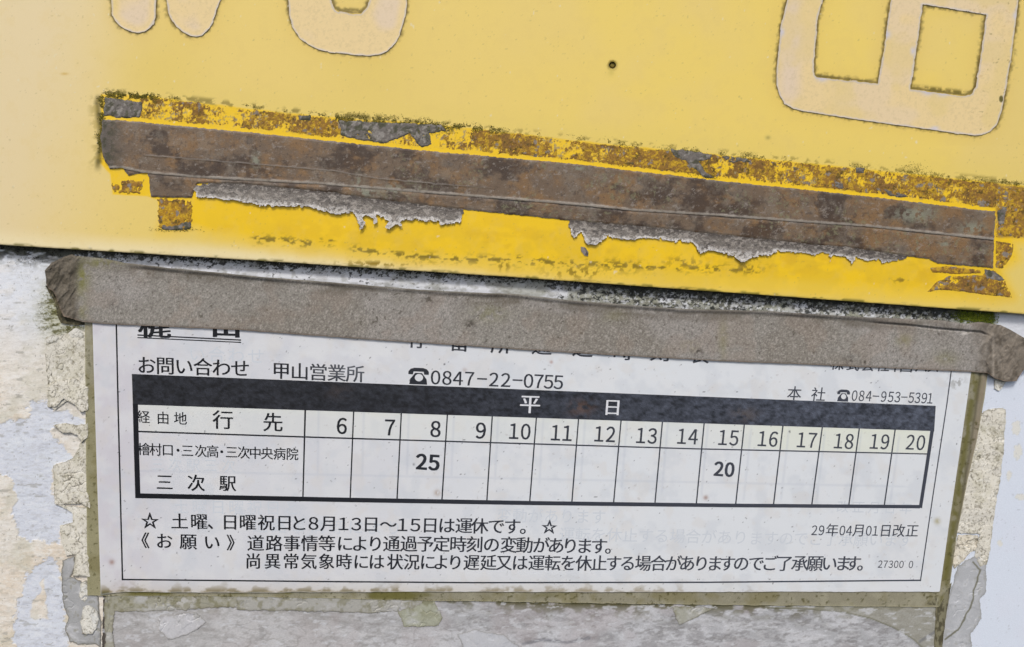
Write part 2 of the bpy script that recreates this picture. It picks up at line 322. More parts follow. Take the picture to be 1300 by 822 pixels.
# ================================================================= old silvery sheet at the bottom
old = thing('old_grey_sheet', 'weathered silvery grey film below the timetable, torn along its top', 'sheet', tuple(W(650, 800, .2)))
m_old = mat('silvered_film', rough=.42, grain=.16, gscale=3.0, bump=.5, bscale=1.2, bdist=.08, stretch=2.0, coat=.15, speck=.15)
def old_paint(X, Y, F):
    c = Col(X, (176, 177, 179)); n = fbm(X, Y, 26, 5, 401, sx=2.0); c.mix((198, 199, 202), sstep(.42, .62, n)*.8); c.mix((146, 145, 146), sstep(.5, .66, fbm(X, Y, 13, 5, 405, sx=2.4, gain=.7))*.65)
    c.mix((208, 208, 209), sstep(.56, .66, fbm(X, Y, 4, 3, 406, sx=3.6, gain=.85))*.4); c.mix((126, 124, 122), sstep(.58, .68, fbm(X, Y, 3.6, 3, 408, sx=2.6, gain=.85))*.5)
    for k_ in range(2): c.mix((112, 108, 104), sstep(.008, .002, np.abs(fbm(X, Y, 46, 3, 430+k_, sx=2.2)-.5))*.4*sstep(800, 500, X))
    c.mix((168, 158, 158), sstep(.45, .6, fbm(X, Y, 50, 3, 407))*.35)
    l = sstep(700, 300, X); c.mix((186, 183, 178), l*.4); 
    edge_ = sstep(.06, .0, np.abs(fbm(X, Y, 34, 3, 411, sx=1.6)-.5)*4); c.mix((120, 117, 112), edge_*.35*l)
    d = Y-np.interp(X, [130, 300, 545, 700, 1190], [757, 758, 757, 765, 770])
    g = np.exp(-np.maximum(d, 0)/9); s = fbm(X, Y, 7, 4, 415, sx=1.8)
    c.mix((120, 116, 62), sstep(.42, .6, s*.8+.22*g-.02)*g*1.0); c.mix((74, 70, 50), sstep(.52, .66, s+.12*g)*g*.9)
    c.mix((112, 106, 98), sstep(146, 138, X)*.8); c.mix((58, 52, 46), sstep(142, 129, X+6*(fbm(X, Y, 5, 4, 418, sx=.5)-.5))*.85)
    # curved water mark at right
    cur = pdist(X, Y, [(975, 772), (1025, 773), (1070, 777), (1105, 785), (1135, 797), (1160, 812), (1175, 826), (1190, 845)]); c.mix((96, 96, 70), sstep(1.5, .4, cur)*.85)
    ii = sdf(X, Y, [(975, 772), (1025, 773), (1070, 777), (1105, 785), (1135, 797), (1160, 812), (1175, 826), (1190, 845), (1205, 845), (1205, 765)]); c.mix((150, 148, 132), sstep(-.5, .5, ii)*.7)
    # marks
    for pl in ([(664, 818), (690, 812), (720, 816), (748, 810)], [(1168, 815), (1190, 800)]): c.mix((110, 112, 118), sstep(3.2, .6, pdist(X, Y+2*(s-.5), pl))*.6)
    c.mix((206, 208, 211), sstep(.66, .72, fbm(X, Y, 3.6, 3, 419, sx=3))*.6)
    return c
layer('film_sheet', jag([(131, 750), (1198, 752), (1194, 822), (1192, 900), (128, 900)], 1.5, 9, 421), (120, 744, 1206, 900), 1.2,
      lambda X, Y, F: .16+.14*fbm(X, Y, 22, 4, 425, sx=1.5)+.04*np.minimum(F, 4)/4, 0, old_paint, m_old, old)
# torn layers lying on it
m_tear = mat('torn_film', rough=.4, grain=.1, gscale=2, bump=.5, bscale=1.5, bdist=.08, coat=.1)
def tear_paint(base, sd, green=.5):
    return lambda X, Y, F: Col(X, base).mix((200, 201, 203), sstep(.45, .7, fbm(X, Y, 12, 4, sd, sx=1.6))*.5).mix((112, 108, 64), sstep(.5, .68, fbm(X, Y, 8, 4, sd+3))*green*sstep(800, 765, Y)).mix((92, 84, 60), np.exp(-F/.9)*.6)
for p, sd, base in (([(140, 753), (300, 755), (302, 772), (262, 772), (205, 775), (180, 777), (146, 776), (143, 800), (148, 840), (134, 840), (132, 760)], 431, (160, 158, 142)),
                    ([(300, 757), (545, 757), (530, 772), (505, 776), (470, 779), (430, 777), (380, 776), (300, 775)], 441, (170, 169, 162)),
                    ([(240, 756), (262, 756), (250, 762), (236, 776), (222, 770), (226, 760)], 446, (186, 184, 176)),
                    ([(505, 776), (524, 770), (545, 760), (552, 762), (562, 785), (556, 794), (540, 796), (514, 796), (508, 784)], 451, (166, 168, 150)),
                    ([(854, 770), (905, 772), (885, 784), (862, 794), (859, 788)], 461, (168, 168, 156)),
                    ([(200, 783), (250, 778), (262, 790), (240, 806), (214, 812), (202, 800)], 471, (196, 196, 198)),
                    ([(580, 806), (600, 800), (640, 806), (660, 822), (640, 846), (596, 840)], 481, (192, 194, 198))):
    flake(p, sd, .07, tear_paint(base, sd), old, name='torn_film', base=.30, amp=2.0, mt=m_tear)

# ================================================================= plastic sleeve round the timetable
sleeve = thing('plastic_sleeve', 'dirty olive tinted clear plastic sleeve showing as a border round the timetable sheet', 'sleeve', tuple(W(650, 600, .4)))
m_sleeve = mat('algae_stained_plastic', rough=.35, grain=.2, gscale=4, bump=.25, bscale=1.5, bdist=.05, coat=.35, speck=.35)
def sl_paint(X, Y, F):
    c = Col(X, (146, 142, 122)); n = fbm(X, Y, 14, 4, 501)
    right = sstep(1180, 1200, X); bot = sstep(744, 752, Y)
    c.mix((168, 164, 142), sstep(.45, .7, n)*.5); c.mix((150, 145, 100), sstep(420, 560, Y)*sstep(130, 125, X)*.5); c.mix((126, 119, 80), sstep(.5, .7, fbm(X, Y, 20, 4, 503))*.6)
    c.mix((104, 100, 48), bot*sstep(.45, .62, fbm(X, Y, 26, 4, 505, sx=3))*sstep(900, 500, X)*.9)
    u = (X-(1190+(752-Y)*.146))        # px to the right of the paper edge
    c.mix((108, 104, 56), right*sstep(.4, .6, fbm(X, Y, 12, 3, 507, sx=.5)+.1)*np.exp(-((u-8)/6)**2)*.9)
    c.mix((70, 66, 46), right*np.exp(-((u-14-2*n)/2.2)**2)*.7); c.mix((146, 134, 116), right*np.exp(-((u-20)/4)**2)*.8)
    c.mix((190, 184, 150), np.exp(-np.maximum(F, 0)/.9)*.45)
    c.mix((84, 78, 40), sstep(116, 111, X)*0.0)
    c.mix((96, 90, 40), sstep(3, .5, np.abs(X-118-(Y-412)*.042))*.5)
    c.mix((84, 80, 44), sstep(.7, .76, fbm(X, Y, 3.5, 3, 509))*.8)
    return c
sl_poly = [(107.5, 395), (109, 560), (111, 756.5), (128, 757), (220, 757), (330, 758), (545, 763), (760, 766), (975, 769), (1193, 771), (1206, 741), (1215, 678), (1228, 612), (1240, 560), (1250, 505), (1254, 474), (1258, 440)]
layer('sleeve_back', lambda X, Y: sdf(X, Y+1.5*(fbm(X, Y, 12, 3, 511)-.5), sl_poly), (104, 390, 1262, 775), 1.3,
      lambda X, Y, F: .50+.20*sstep(0, 4, F)*sstep(1180, 1200, X)*np.abs(np.sin((X-(1190+(752-Y)*.146))*.25))+.05*fbm(X, Y, 20, 3, 513), 0, sl_paint, m_sleeve, sleeve)
# right tail of the sleeve hanging under its corner
layer('sleeve_tail', jag([(1170, 768), (1208, 740), (1200, 790), (1196, 822), (1194, 880), (1181, 880), (1186, 822), (1188, 772)], .8, 9, 515), (1165, 735, 1212, 885), 1.1,
      lambda X, Y, F: .38+.15*np.minimum(F, 3)/3+.04*fbm(X, Y, 8, 3, 517), 0,
      lambda X, Y, F: Col(X, (134, 130, 106)).mix((88, 84, 66), sstep(.45, .6, fbm(X, Y, 6, 4, 519, sx=.4))).mix((90, 84, 60), np.exp(-F/1.2)*.6), m_sleeve, sleeve)

# ================================================================= timetable sheet
sheet = thing('timetable_sheet', 'laminated white bus timetable sheet with dark header band, hour columns and small notes', 'timetable', tuple(W(650, 600, .8)))
m_paper = mat('laminated_paper', rough=.5, grain=.022, gscale=2.5, bump=.22, bscale=.9, bdist=.05, coat=.32, speck=0)
m_ink = mat('printed_ink', rough=.5, grain=.10, gscale=3.0, bump=.15, bscale=1.2, bdist=.04, coat=.32)
m_band = mat('faded_black_print', rough=.5, grain=.6, gscale=4.2, bump=.6, bscale=2.6, bdist=.06, coat=.30, stretch=1.3)
def hpaper(X, Y): return .78+.10*(fbm(X, Y, 110, 2, 601)-.5)+.05*(fbm(X, Y, 26, 3, 603)-.5)+.10*sstep(700, 760, Y)*(fbm(X, Y, 40, 2, 605)-.3)+(.10*np.exp(-((X-450)/90)**2-((Y-468)/26)**2)+.03)*(fbm(X-.6*Y, Y, 13, 3, 607)-.5)
def lean(x): return .0276+(x-147)/(1060.0)*(-.148-.0276)
bleed = []   # rows of a second sheet's print that show through
def paper_paint(X, Y, F):
    c = Col(X, (213, 215, 219)); c.mix((224, 229, 232), sstep(350, 800, X)*.75)
    c.mix((206, 203, 209), sstep(240, 140, X)*.8); n = fbm(X, Y, 34, 4, 611); c.mix((222, 224, 225), sstep(.45, .65, n)*.5); c.mix((199, 205, 212), sstep(.52, .72, fbm(X, Y, 22, 4, 613))*.35)
    c.mix((228, 230, 230), np.exp(-((X-460)/120)**2-((Y-460)/30)**2)*.5*sstep(.4, .6, n)); c.mix((214, 210, 204), sstep(.55, .75, fbm(X, Y, 18, 3, 615))*.30)
    # highlighter-like yellow tint in the hour row
    yt = 513.5+(X-172)*.0335; yb = 548+(X-173)*.0286; t = sstep(-1, 1, Y-yt)*sstep(-1, 1, yb-Y); c.mix((224, 228, 214), t*sstep(172, 176, X)*sstep(1181, 1179, X)*(.25+.55*sstep(900, 1000, X)+.2*np.exp(-((Y-yt)/6)**2)))
    # show-through of the sheet behind: columns, rule and rows of print
    gh = sstep(2.2, .6, np.abs(Y-(598+(X-175)*.0205)))*sstep(170, 180, X)*sstep(1155, 1145, X)*.5
    for gx, yy in ((404, 520), (461, 520), (518, 520), (575, 520), (631, 525), (688, 530), (741, 530), (794, 535), (846, 540), (897, 545), (952, 550), (1000, 550), (1046, 555), (1092, 555), (1141, 560)):
        gh = np.maximum(gh, sstep(2.4, .5, np.abs(X-gx-lean(gx)*(Y-560)))*sstep(yy-12, yy, Y)*sstep(yy+92, yy+80, Y)*.5)
    c.mix((182, 190, 202), gh*.5)
    # dust, rust and mould specks
    s = fbm(X, Y, 2.9, 2, 621); c.mix((80, 80, 84), sstep(.885, .91, s)*.8); c.mix((170, 166, 164), sstep(.78, .84, fbm(X, Y, 4, 3, 623))*.35)
    for x, y, r, k in ((142, 714, 3.4, (150, 108, 88)), (896, 632, 3, (150, 110, 90)), (737, 520, 6, (150, 120, 104)), (1190, 662, 4, (170, 160, 110)), (700, 460, 2, (170, 130, 120)), (525, 590, 1.6, (60, 60, 64)), (555, 626, 4, (170, 150, 130)), (590, 470, 3, (190, 180, 175))):
        c.mix(k, np.exp(-(np.hypot(X-x, Y-y)/r)**2)*.75*sstep(.3, .6, fbm(X, Y, 3, 2, 625)+.2))
    c.mix((150, 150, 146), np.exp(-((X-1215)/10)**2-((Y-486)/10)**2)*sstep(.5, .6, fbm(X, Y, 4, 3, 627))*.8)
    # brown-green dirt creeping in along the lower edge
    e = 753-Y; s = fbm(X, Y, 8, 4, 631, sx=1.6); c.mix((196, 186, 168), np.exp(-np.maximum(e, 0)/9)*.7*sstep(1100, 600, X))
    c.mix((140, 124, 84), sstep(.46, .62, s*.85+.30*np.exp(-e/6)-.06)*np.exp(-np.maximum(e-2, 0)/7)*sstep(1150, 700, X)*.9); c.mix((92, 88, 44), sstep(.5, .62, s)*np.exp(-np.maximum(e, 0)/3)*sstep(800, 500, X))
    c.mix((226, 228, 230), np.exp(-np.maximum(F, 0)/1.0)*.4)
    return c
paper_poly = [(117, 395), (119, 470), (123, 600), (128, 756), (142, 753.5), (160, 751.5), (223, 752.5), (330, 752.5), (545, 751.5), (760, 752), (975, 751.5), (1193, 751.5), (1204, 672), (1215, 598), (1226, 522), (1233, 472), (1238, 440)]
layer('paper', lambda X, Y: sdf(X, Y+1.2*(fbm(X, Y, 14, 3, 641)-.5), paper_poly), (114, 400, 1238, 760), 1.15, lambda X, Y, F: hpaper(X, Y), .5, paper_paint, m_paper, sheet)

INKH = .035
def ink(X, Y):
    t = sstep(250, 1050, X); a, b = A(20, 22, 28), A(66, 70, 80)
    c = a*(1-t[:, None])+b*t[:, None]
    k = np.exp(-((X-445)/45)**2-((Y-470)/14)**2)+np.exp(-((X-535)/50)**2-((Y-435)/16)**2)*.5
    return c*(1-.5*k[:, None])+A(120, 124, 132)*.5*k[:, None]
def ink_poly(name, quad, nx, ny, material=m_ink, parent=sheet, label=None, h=INKH, colf=None):
    """printed area between four photo points (tl, tr, br, bl), gridded so that it follows the paper"""
    tl, tr, br, bl = [np.array(p, float) for p in quad]
    u, v = np.meshgrid(np.linspace(0, 1, nx+1), np.linspace(0, 1, ny+1)); u = u.ravel()[:, None]; v = v.ravel()[:, None]
    P = (tl*(1-u)+tr*u)*(1-v)+(bl*(1-u)+br*u)*v
    i = (np.arange(ny)[:, None]*(nx+1)+np.arange(nx)[None]).ravel(); F = np.stack([i, i+nx+1, i+nx+2, i+1], 1)
    return link_mesh(name, W(P[:, 0], P[:, 1], hpaper(P[:, 0], P[:, 1])+h), F, (colf or ink)(P[:, 0], P[:, 1]), material, parent, label=label)
def stroke(name, pts, w, label=None, w2=None, h=INKH):
    out = None
    pts = [np.array(p, float) for p in pts]; L = []; R = []
    for i, p in enumerate(pts):
        d = (pts[min(i+1, len(pts)-1)]-pts[max(i-1, 0)]); d /= np.linalg.norm(d); nn = np.array((-d[1], d[0])); ww = w if w2 is None else w+(w2-w)*i/(len(pts)-1)
        L.append(p+nn*ww/2); R.append(p-nn*ww/2)
    VP = []; F = []; k = 0
    for i in range(len(pts)-1):
        n = max(1, int(np.linalg.norm(pts[i+1]-pts[i])/14))
        for j in range(n+1):
            t = j/n; VP += [L[i]*(1-t)+L[i+1]*t, R[i]*(1-t)+R[i+1]*t]
        F += [(k+2*j, k+2*j+2, k+2*j+3, k+2*j+1) for j in range(n)]; k += 2*(n+1)
    VP = np.array(VP)
    return link_mesh(name, W(VP[:, 0], VP[:, 1], hpaper(VP[:, 0], VP[:, 1])+h), F, ink(VP[:, 0], VP[:, 1]), m_ink, sheet, label=label)
# band
def band_col(X, Y):
    t = sstep(380, 1150, X)[:, None]; c = A(38, 40, 46)*(1-t)+A(70, 75, 86)*t
    n = (fbm(X, Y, 4.5, 3, 651, sx=1.5, gain=.9)[:, None]-.5); c = c*np.clip(1+2.6*n, .35, 2.6)
    for x, y, k in ((737, 518, (104, 80, 66)), (945, 527, (96, 88, 84)), (430, 497, (66, 60, 60))):
        mm = (np.exp(-((X-x)/16)**2-((Y-y)/9)**2)*sstep(.4, .6, fbm(X, Y, 6, 3, 653)))[:, None]*.6; c = c*(1-mm)+A(*k)*mm
    return c
ink_poly('header_band', [(167.3, 475.0), (1188, 515.5), (1186, 547.5), (168.6, 513.8)], 640, 26, m_band, label='dark header band of the table', colf=band_col)
stroke('table_border', [(171.8, 513), (173.2, 570), (175.0, 632.5)], 6.6, label='thick left border')
stroke('table_border', [(173, 629.6), (445, 635), (680, 639), (930, 642), (1168, 643.5)], 6.2, w2=4.2, label='thick bottom border')
stroke('table_border', [(1183.5, 546.5), (1177, 590), (1168.5, 645)], 4.4, label='right border')
stroke('table_rule', [(174, 548), (387, 555), (500, 558.5), (700, 564.5), (880, 570), (1178, 576.6)], 1.9, w2=1.5)
cols_t = [(387.5, 384.5), (449, 444.5), (509.5, 504), (568, 561), (625, 618), (681, 672.5), (734.5, 726), (788.5, 779), (841, 831.5), (894, 884), (945, 934), (994, 982), (1044, 1030.5), (1091, 1077.5), (1136.5, 1122.5)]
for a, b in cols_t:
    stroke('column_rule', [(a, 513.0+(a-172)*.0335), (b, 631+(b-171)*.0125)], 2.2 if a < 400 else 1.7, w2=1.7)
stroke('frame_line', [(147.5, 405), (150, 520), (155.5, 737)], 1.9, label='thin frame line down the left margin')
stroke('frame_line', [(155.5, 736), (400, 738.5), (600, 740), (900, 739.5), (1168, 737)], 1.8, label='thin frame line along the bottom')
stroke('frame_line', [(1168.5, 738), (1184, 632), (1202, 514), (1208.5, 465)], 1.4, label='thin frame line down the right margin')
stroke('underline', [(174.5, 425.5), (306, 432)], 1.6); stroke('underline', [(174.5, 428.8), (306, 435)], 1.3)

# ---- lettering: glyph outlines of Blender's own built-in font, laid on the paper
_fc = bpy.data.curves.new('glyph_source', 'FONT'); _fo = bpy.data.objects.new('glyph_source', _fc); C.objects.link(_fo); _fc.resolution_u = 3
_cache = {}
def glyph(ch, off):
    k = (ch, off)
    if k not in _cache:
        _fc.body = ch; _fc.offset = off; dg = bpy.context.evaluated_depsgraph_get(); dg.update()
        me = bpy.data.meshes.new_from_object(_fo.evaluated_get(dg)); n = len(me.vertices); v = np.zeros(n*3); me.vertices.foreach_get('co', v)
        me.calc_loop_triangles(); t = np.zeros(len(me.loop_triangles)*3, np.int32); me.loop_triangles.foreach_get('vertices', t)
        _cache[k] = (v.reshape(-1, 3)[:, :2].copy(), t.reshape(-1, 3).copy()); bpy.data.meshes.remove(me)
    return _cache[k]
HALF = set('0123456789-')
_z = glyph('０', .002)[0]; ZW, ZH, ZC = np.ptp(_z[:, 0]), np.ptp(_z[:, 1]), (_z[:, 1].min()+_z[:, 1].max())/2
def text(s, xs, ys, w, h, off=.002, bold=.30, ch_=None, name='printed_text', label=None, tight=False, col=None, hk=INKH, dw=None):
    """characters of s centred at xs, ys (photo px; control points are interpolated over the non-space characters), cell w x h px"""
    n = len(s); xs = np.interp(np.arange(n), np.linspace(0, n-1, len(xs)), xs) if len(xs) != n else xs
    ys = np.interp(np.arange(n), np.linspace(0, n-1, len(ys)), ys) if len(ys) != n else ys
    VP = []; F = []; HH = []; k = 0
    for i, ch in enumerate(s):
        if ch in ' \u3000': continue
        v, t = glyph(chr(ord(ch)+0xFEE0) if ch in '0123456789' else ch, off)
        if not len(v): continue
        if ch in HALF:
            if ch == '-':
                a_ = w*.40; vv = np.array([(-a_, -.055*h), (a_, -.055*h), (a_, .02*h), (-a_, .02*h)]); t = np.array([(0, 1, 2), (0, 2, 3)]); v = vv
            else:
                cx = (v[:, 0].min()+v[:, 0].max())/2; dwi = (dw or w*.8); dhi = (ch_ or h*.8)
                vv = np.stack([(v[:, 0]-cx)*dwi/ZW, -(v[:, 1]-ZC)*dhi/ZH], 1)
        elif ch in '《':
            vv = np.stack([(v[:, 0]-.72)*w, -(v[:, 1]-.34)*h*1.02], 1)
        elif ch in '》':
            vv = np.stack([(v[:, 0]-.26)*w, -(v[:, 1]-.34)*h*1.02], 1)
        else:
            vv = np.stack([(v[:, 0]-.5)*w*1.02, -(v[:, 1]-.345)*h*1.02], 1)
        j = min(max(i, 1), n-2) if n > 2 else i
        sl = (ys[min(i+1, n-1)]-ys[max(i-1, 0)])/max(1e-6, xs[min(i+1, n-1)]-xs[max(i-1, 0)]) if n > 1 else .03
        le = lean(xs[i])
        for dx in ((-bold, bold) if bold else (0,)):
            VP.append(np.stack([xs[i]+vv[:, 0]+vv[:, 1]*le+dx, ys[i]+vv[:, 1]+vv[:, 0]*sl], 1)); F.append(t+k); k += len(v); HH.append(np.full(len(v), hk+(.004 if dx > 0 else 0)))
    VP = np.concatenate(VP); F = np.concatenate(F); HH = np.concatenate(HH)
    c = ink(VP[:, 0], VP[:, 1]) if col is None else np.broadcast_to(A(*col), (len(VP), 3))
    P = W(VP[:, 0], VP[:, 1], hpaper(VP[:, 0], VP[:, 1])+HH)
    return link_mesh(name, P, F, c, m_ink, sheet, label=label, smooth=False)
def phone(cx, cy, w, h, label=None):
    q = lambda pts: [(cx+x*w/2-.02*w+y*h/2*lean(cx), cy+y*h/2+x*w/2*.035) for x, y in pts]
    hs = q([(-1, -.55), (-.8, -.85), (-.45, -1), (.45, -1), (.8, -.85), (1, -.55), (1, -.2), (.55, -.2), (.5, -.55), (-.5, -.55), (-.55, -.2), (-1, -.2)])
    bd = q([(-.34, -.38), (.34, -.38), (.50, -.1), (.80, .35), (.88, 1), (-.88, 1), (-.80, .35), (-.50, -.1)])
    g = lambda X, Y: np.maximum(sdf(X, Y, hs), np.minimum(sdf(X, Y, bd), (np.hypot((X-cx)/w*2, (Y-cy-.18*h/2)/h*2*.9)-.40)*w/2))
    layer('printed_telephone', g, (cx-w, cy-h, cx+w, cy+h), .45, lambda X, Y, F: hpaper(X, Y)+INKH, .6, lambda X, Y, F: type('c', (), {'c': ink(X, Y)})(), m_ink, sheet, label=label, shell=.01)
text('梶', [196], [415], 42, 33, bold=.9, label='large stop name, mostly under the tape'); text('田', [287], [414], 38, 34, bold=1.3)
text('停留所通過時刻表', [531, 583, 636, 688, 740, 791, 838, 888], [431, 435, 437.5, 439.5, 442, 446, 447.5, 450.5], 26, 26, bold=.35, label='heading mostly under the grey tape')
text('株式会社中国バス', [1063, 1083, 1102, 1121, 1137, 1151, 1170, 1185], [462.5, 463.5, 464, 464.5, 465, 465.5, 466, 466], 17, 17)
text('お問い合わせ', [186, 305], [464.5, 468.5], 24.5, 23.5); text('甲山営業所', [357, 451], [471.5, 475.5], 24, 22.5)
phone(531.8, 477.8, 26, 21, label='telephone symbol'); text('0847-22-0755', [553, 567.5, 581.5, 596, 612, 627, 642, 657, 671, 684, 696.5, 709], [479.5, 485.5], 15, 24, dw=11.6, ch_=17.8)
text('本', [1008.5], [500], 18.5, 18.5, bold=.1); text('社', [1039], [501.5], 18.5, 18.5, bold=.1); phone(1071, 502.4, 16, 15, label='telephone symbol')
text('084-953-5391', [1085, 1094, 1103, 1112, 1122, 1131, 1139.5, 1148, 1157, 1165, 1173.5, 1181], [502.5, 506], 10, 17, dw=6.9, ch_=13.5, bold=.1)
text('平', [673], [514], 27, 25, bold=.35, col=(220, 222, 226), hk=.07); text('日', [777.5], [518], 24, 22, bold=.35, col=(220, 222, 226), hk=.07)
text('経由地', [182, 207, 229], [530, 531.3, 532], 17, 17, bold=.12); text('行', [283], [534], 27, 25); text('先', [346.5], [537], 26, 25)
for nmb, x, y in (('6', 434, 541), ('7', 495, 543), ('8', 553, 545), ('9', 610.5, 547), ('10', 660, 548), ('11', 713, 550), ('12', 768, 551.5), ('13', 821, 553.5), ('14', 873, 554.5), ('15', 925, 556), ('16', 975, 557.5), ('17', 1024.5, 559), ('18', 1071.5, 560.5), ('19', 1117, 561), ('20', 1162.5, 562)):
    t = (x-434)/730; w = 15.0-2.3*t
    if len(nmb) == 1: text(nmb, [x], [y], w, 24, name='hour_number', off=.008, dw=12.6, ch_=20.5)
    else: text(nmb, [x-w/2-.3, x+w/2+.3], [y-.3, y+.3], w, 24, name='hour_number', off=.008-.008*t, dw=12.2-2.0*t, ch_=20.5-1.2*t)
text('25', [535, 551], [586.5, 587.5], 14, 22, off=.02, bold=.6, name='minute_number', dw=12.6, ch_=19.6); text('20', [912.5, 926.3], [595.5, 596.5], 12.6, 20.5, off=.02, bold=.5, name='minute_number', dw=10.8, ch_=18)
text('檜村口・三次高・三次中央病院', [182.5, 197.5, 213, 226, 238, 255, 270, 281.5, 294, 309.5, 324, 339, 355, 371], [571, 577.2], 16, 16.5, bold=.15)
text('三', [209], [613], 22, 22, bold=.3); text('次', [249], [614], 23, 22, bold=.3); text('駅', [289], [614.5], 22, 21, bold=.3)
text('☆', [190], [662.3], 23, 22, name='printed_star', off=.004); text('☆', [697], [670], 20, 19, name='printed_star', off=.004)
text('土曜、日曜祝日と８月１３日～１５日は運休です。', [228, 252.6, 274, 292, 314.5, 338, 361, 379.5, 398, 417.5, 436, 452.5, 471, 493, 511, 527.5, 546, 567, 589, 609, 630, 650.5, 671], [662.8, 669.5], 22.3, 21)
text('《お願い》', [184, 208.5, 239, 269, 293], [687, 690], 22, 21)
text('道路事情等により通過予定時刻の変動があります。', [324.6, 348, 370.5, 393, 415, 438, 457, 476.5, 497, 519, 540, 560.5, 581.5, 602.5, 624, 646, 666, 687, 706, 724, 742, 760.5, 779], [690.5, 691.5, 694.5], 22, 21.3)
text('尚異常気象時には状況により遅延又は運転を休止する場合がありますのでご了承願います。',
     [321.5, 346, 369.5, 392, 414.5, 436.5, 458.5, 478, 501.5, 522.5, 543, 560, 578, 598.5, 620, 640, 660, 681, 701.5, 721.5, 741, 760.5, 779, 797, 816.5, 836, 855, 872.5, 890.5, 907.5, 923.5, 941, 960, 977.5, 996, 1015, 1034.5, 1053, 1070.5, 1083, 1099],
     [713.2, 714.5, 715.8, 716.2, 716], 21, 20.8)
text('29年04月01日改正', [1034, 1043, 1056.5, 1069.5, 1078, 1090.5, 1103, 1111.5, 1124.5, 1141, 1158], [673.5, 674.5], 16.5, 17, dw=7.0, ch_=12.6, bold=.1)
text('27300 0', [1117.5, 1124.2, 1131, 1137.8, 1144.5, 1151, 1156.5], [716.5, 717], 7, 12.5, dw=5.4, ch_=9.4, bold=.05)
# a second sheet's print showing faintly through the paper
GH = dict(name='show_through_print', hk=.012, bold=0, col=(206, 212, 218))
n_ = lambda a, b, k: list(np.linspace(a, b, k))
text('ますのでご了承願います', n_(960, 1150, 11), [684, 686], 19, 19, **GH); text('運転を休止する場合があり', n_(720, 940, 12), [679, 683], 20, 19, **GH)
text('改正月日年', n_(1070, 1150, 5), [644, 646], 16, 16, **GH); text('変動があります', n_(640, 760, 7), [655, 657], 19, 19, **GH)
text('土曜日曜祝日と', n_(230, 370, 7), [644, 646], 20, 19, **GH); text('三次駅三次', n_(200, 290, 5), [590, 592], 18, 18, **GH); text('い合わせ', n_(250, 325, 4), [450, 453], 22, 21, **GH)
text('道路事情等により', n_(330, 500, 8), [668, 671], 20, 19, **GH)
bpy.data.objects.remove(_fo); bpy.data.curves.remove(_fc)

# ================================================================= yellow plate
plate = thing('yellow_sign_plate', 'sun-bleached yellow sign plate with raised cream characters above the timetable', 'sign plate', tuple(W(650, 200, 2)))
m_plate = mat('bleached_yellow_enamel', rough=.42, grain=.03, gscale=3.5, bump=.10, bscale=1.0, bdist=.03, coat=.12, speck=.0)
m_letter = mat('peeling_cream_vinyl', rough=.55, grain=.03, gscale=2, bump=.3, bscale=2.0, bdist=.04, speck=.12)
HP = 2.6
strokes = {
 'a': [(140.6, -90), (140.6, 0), (142, 20), (146, 27), (151, 33), (159, 38), (168, 41.5), (176, 42.5), (184, 41), (190, 37), (195, 31), (198, 22), (199, 0), (202, -90)],
 'b': [(214, -90), (211, 0), (213, 17), (218, 27), (225, 35.5), (233, 42), (242, 46.5), (250, 47.5), (257, 45.7), (263, 40), (269, 31), (273, 22), (276, 12), (281, 0), (300, -90)],
 'c': [(366, -90), (365.6, 0), (366.7, 20), (372, 36), (381, 49), (392, 58), (404.6, 64), (420, 67), (438, 69), (455, 71), (470, 71.7), (483, 70), (492.5, 65.5), (501, 56), (508, 44), (512, 32), (514.5, 20), (517, 0), (520, -90)],
 'c_hole': [(421, -60), (421, 0), (425, 11), (430, 14.5), (438, 15.5), (449, 17.5), (458, 17), (465.5, 9), (468, 0), (468, -60)],
 'd': [(1003, -90), (999, 0), (991, 34), (985.5, 86), (985.6, 108), (989, 122), (996, 132), (1007, 139), (1020, 142), (1091, 153), (1182, 165.5), (1237, 173), (1247, 172), (1257, 168), (1266, 159), (1272.5, 140), (1284, 76), (1293.5, 0), (1303, -90)],
 'h1': [(1052, -60), (1045, 0), (1038.5, 26), (1034.5, 65), (1034, 95), (1036, 97.5), (1060, 100), (1114, 106), (1122, 57.5), (1130, 0), (1136, -60)],
 'h2': [(1172, 6.5), (1251, 19.6), (1247.6, 47), (1238, 110), (1233, 119), (1225, 122), (1156.6, 113), (1164, 65)]}
def letter_sdf(X, Y):
    r = np.maximum(np.maximum(sdf(X, Y, strokes['a']), sdf(X, Y, strokes['b'])), np.minimum(sdf(X, Y, strokes['c']), -sdf(X, Y, strokes['c_hole'])))
    return np.maximum(r, np.minimum(sdf(X, Y, strokes['d']), -np.maximum(sdf(X, Y, strokes['h1']), sdf(X, Y, strokes['h2']))))
brown_poly = [(130, 152.6), (155, 153), (205, 158), (325, 169), (425, 180), (535, 191), (725, 208), (915, 230), (1025, 241.5), (1113, 251), (1264, 269), (1262, 303), (1261, 340), (1246, 339), (1190, 335), (1180, 329),
              (1150, 325), (1075, 314), (1025, 310), (915, 298), (820, 288), (723, 280), (676, 275), (588, 266), (475, 253), (425, 245), (305, 233), (250, 233), (243, 251.5), (191.5, 250), (188, 220), (183, 219), (163, 223), (155, 213), (140, 215), (131, 200), (127.6, 175)]
brown_top = interp([(130, 152.6), (155, 153), (205, 158), (325, 169), (425, 180), (535, 191), (725, 208), (915, 230), (1025, 241.5), (1113, 251), (1264, 269), (1400, 284)])
band_top = interp([(60, 115), (133, 119), (190, 122), (240, 128), (330, 139), (415, 148), (540, 156), (640, 167), (760, 181), (880, 193), (1060, 210), (1200, 225), (1300, 235), (1400, 247)])
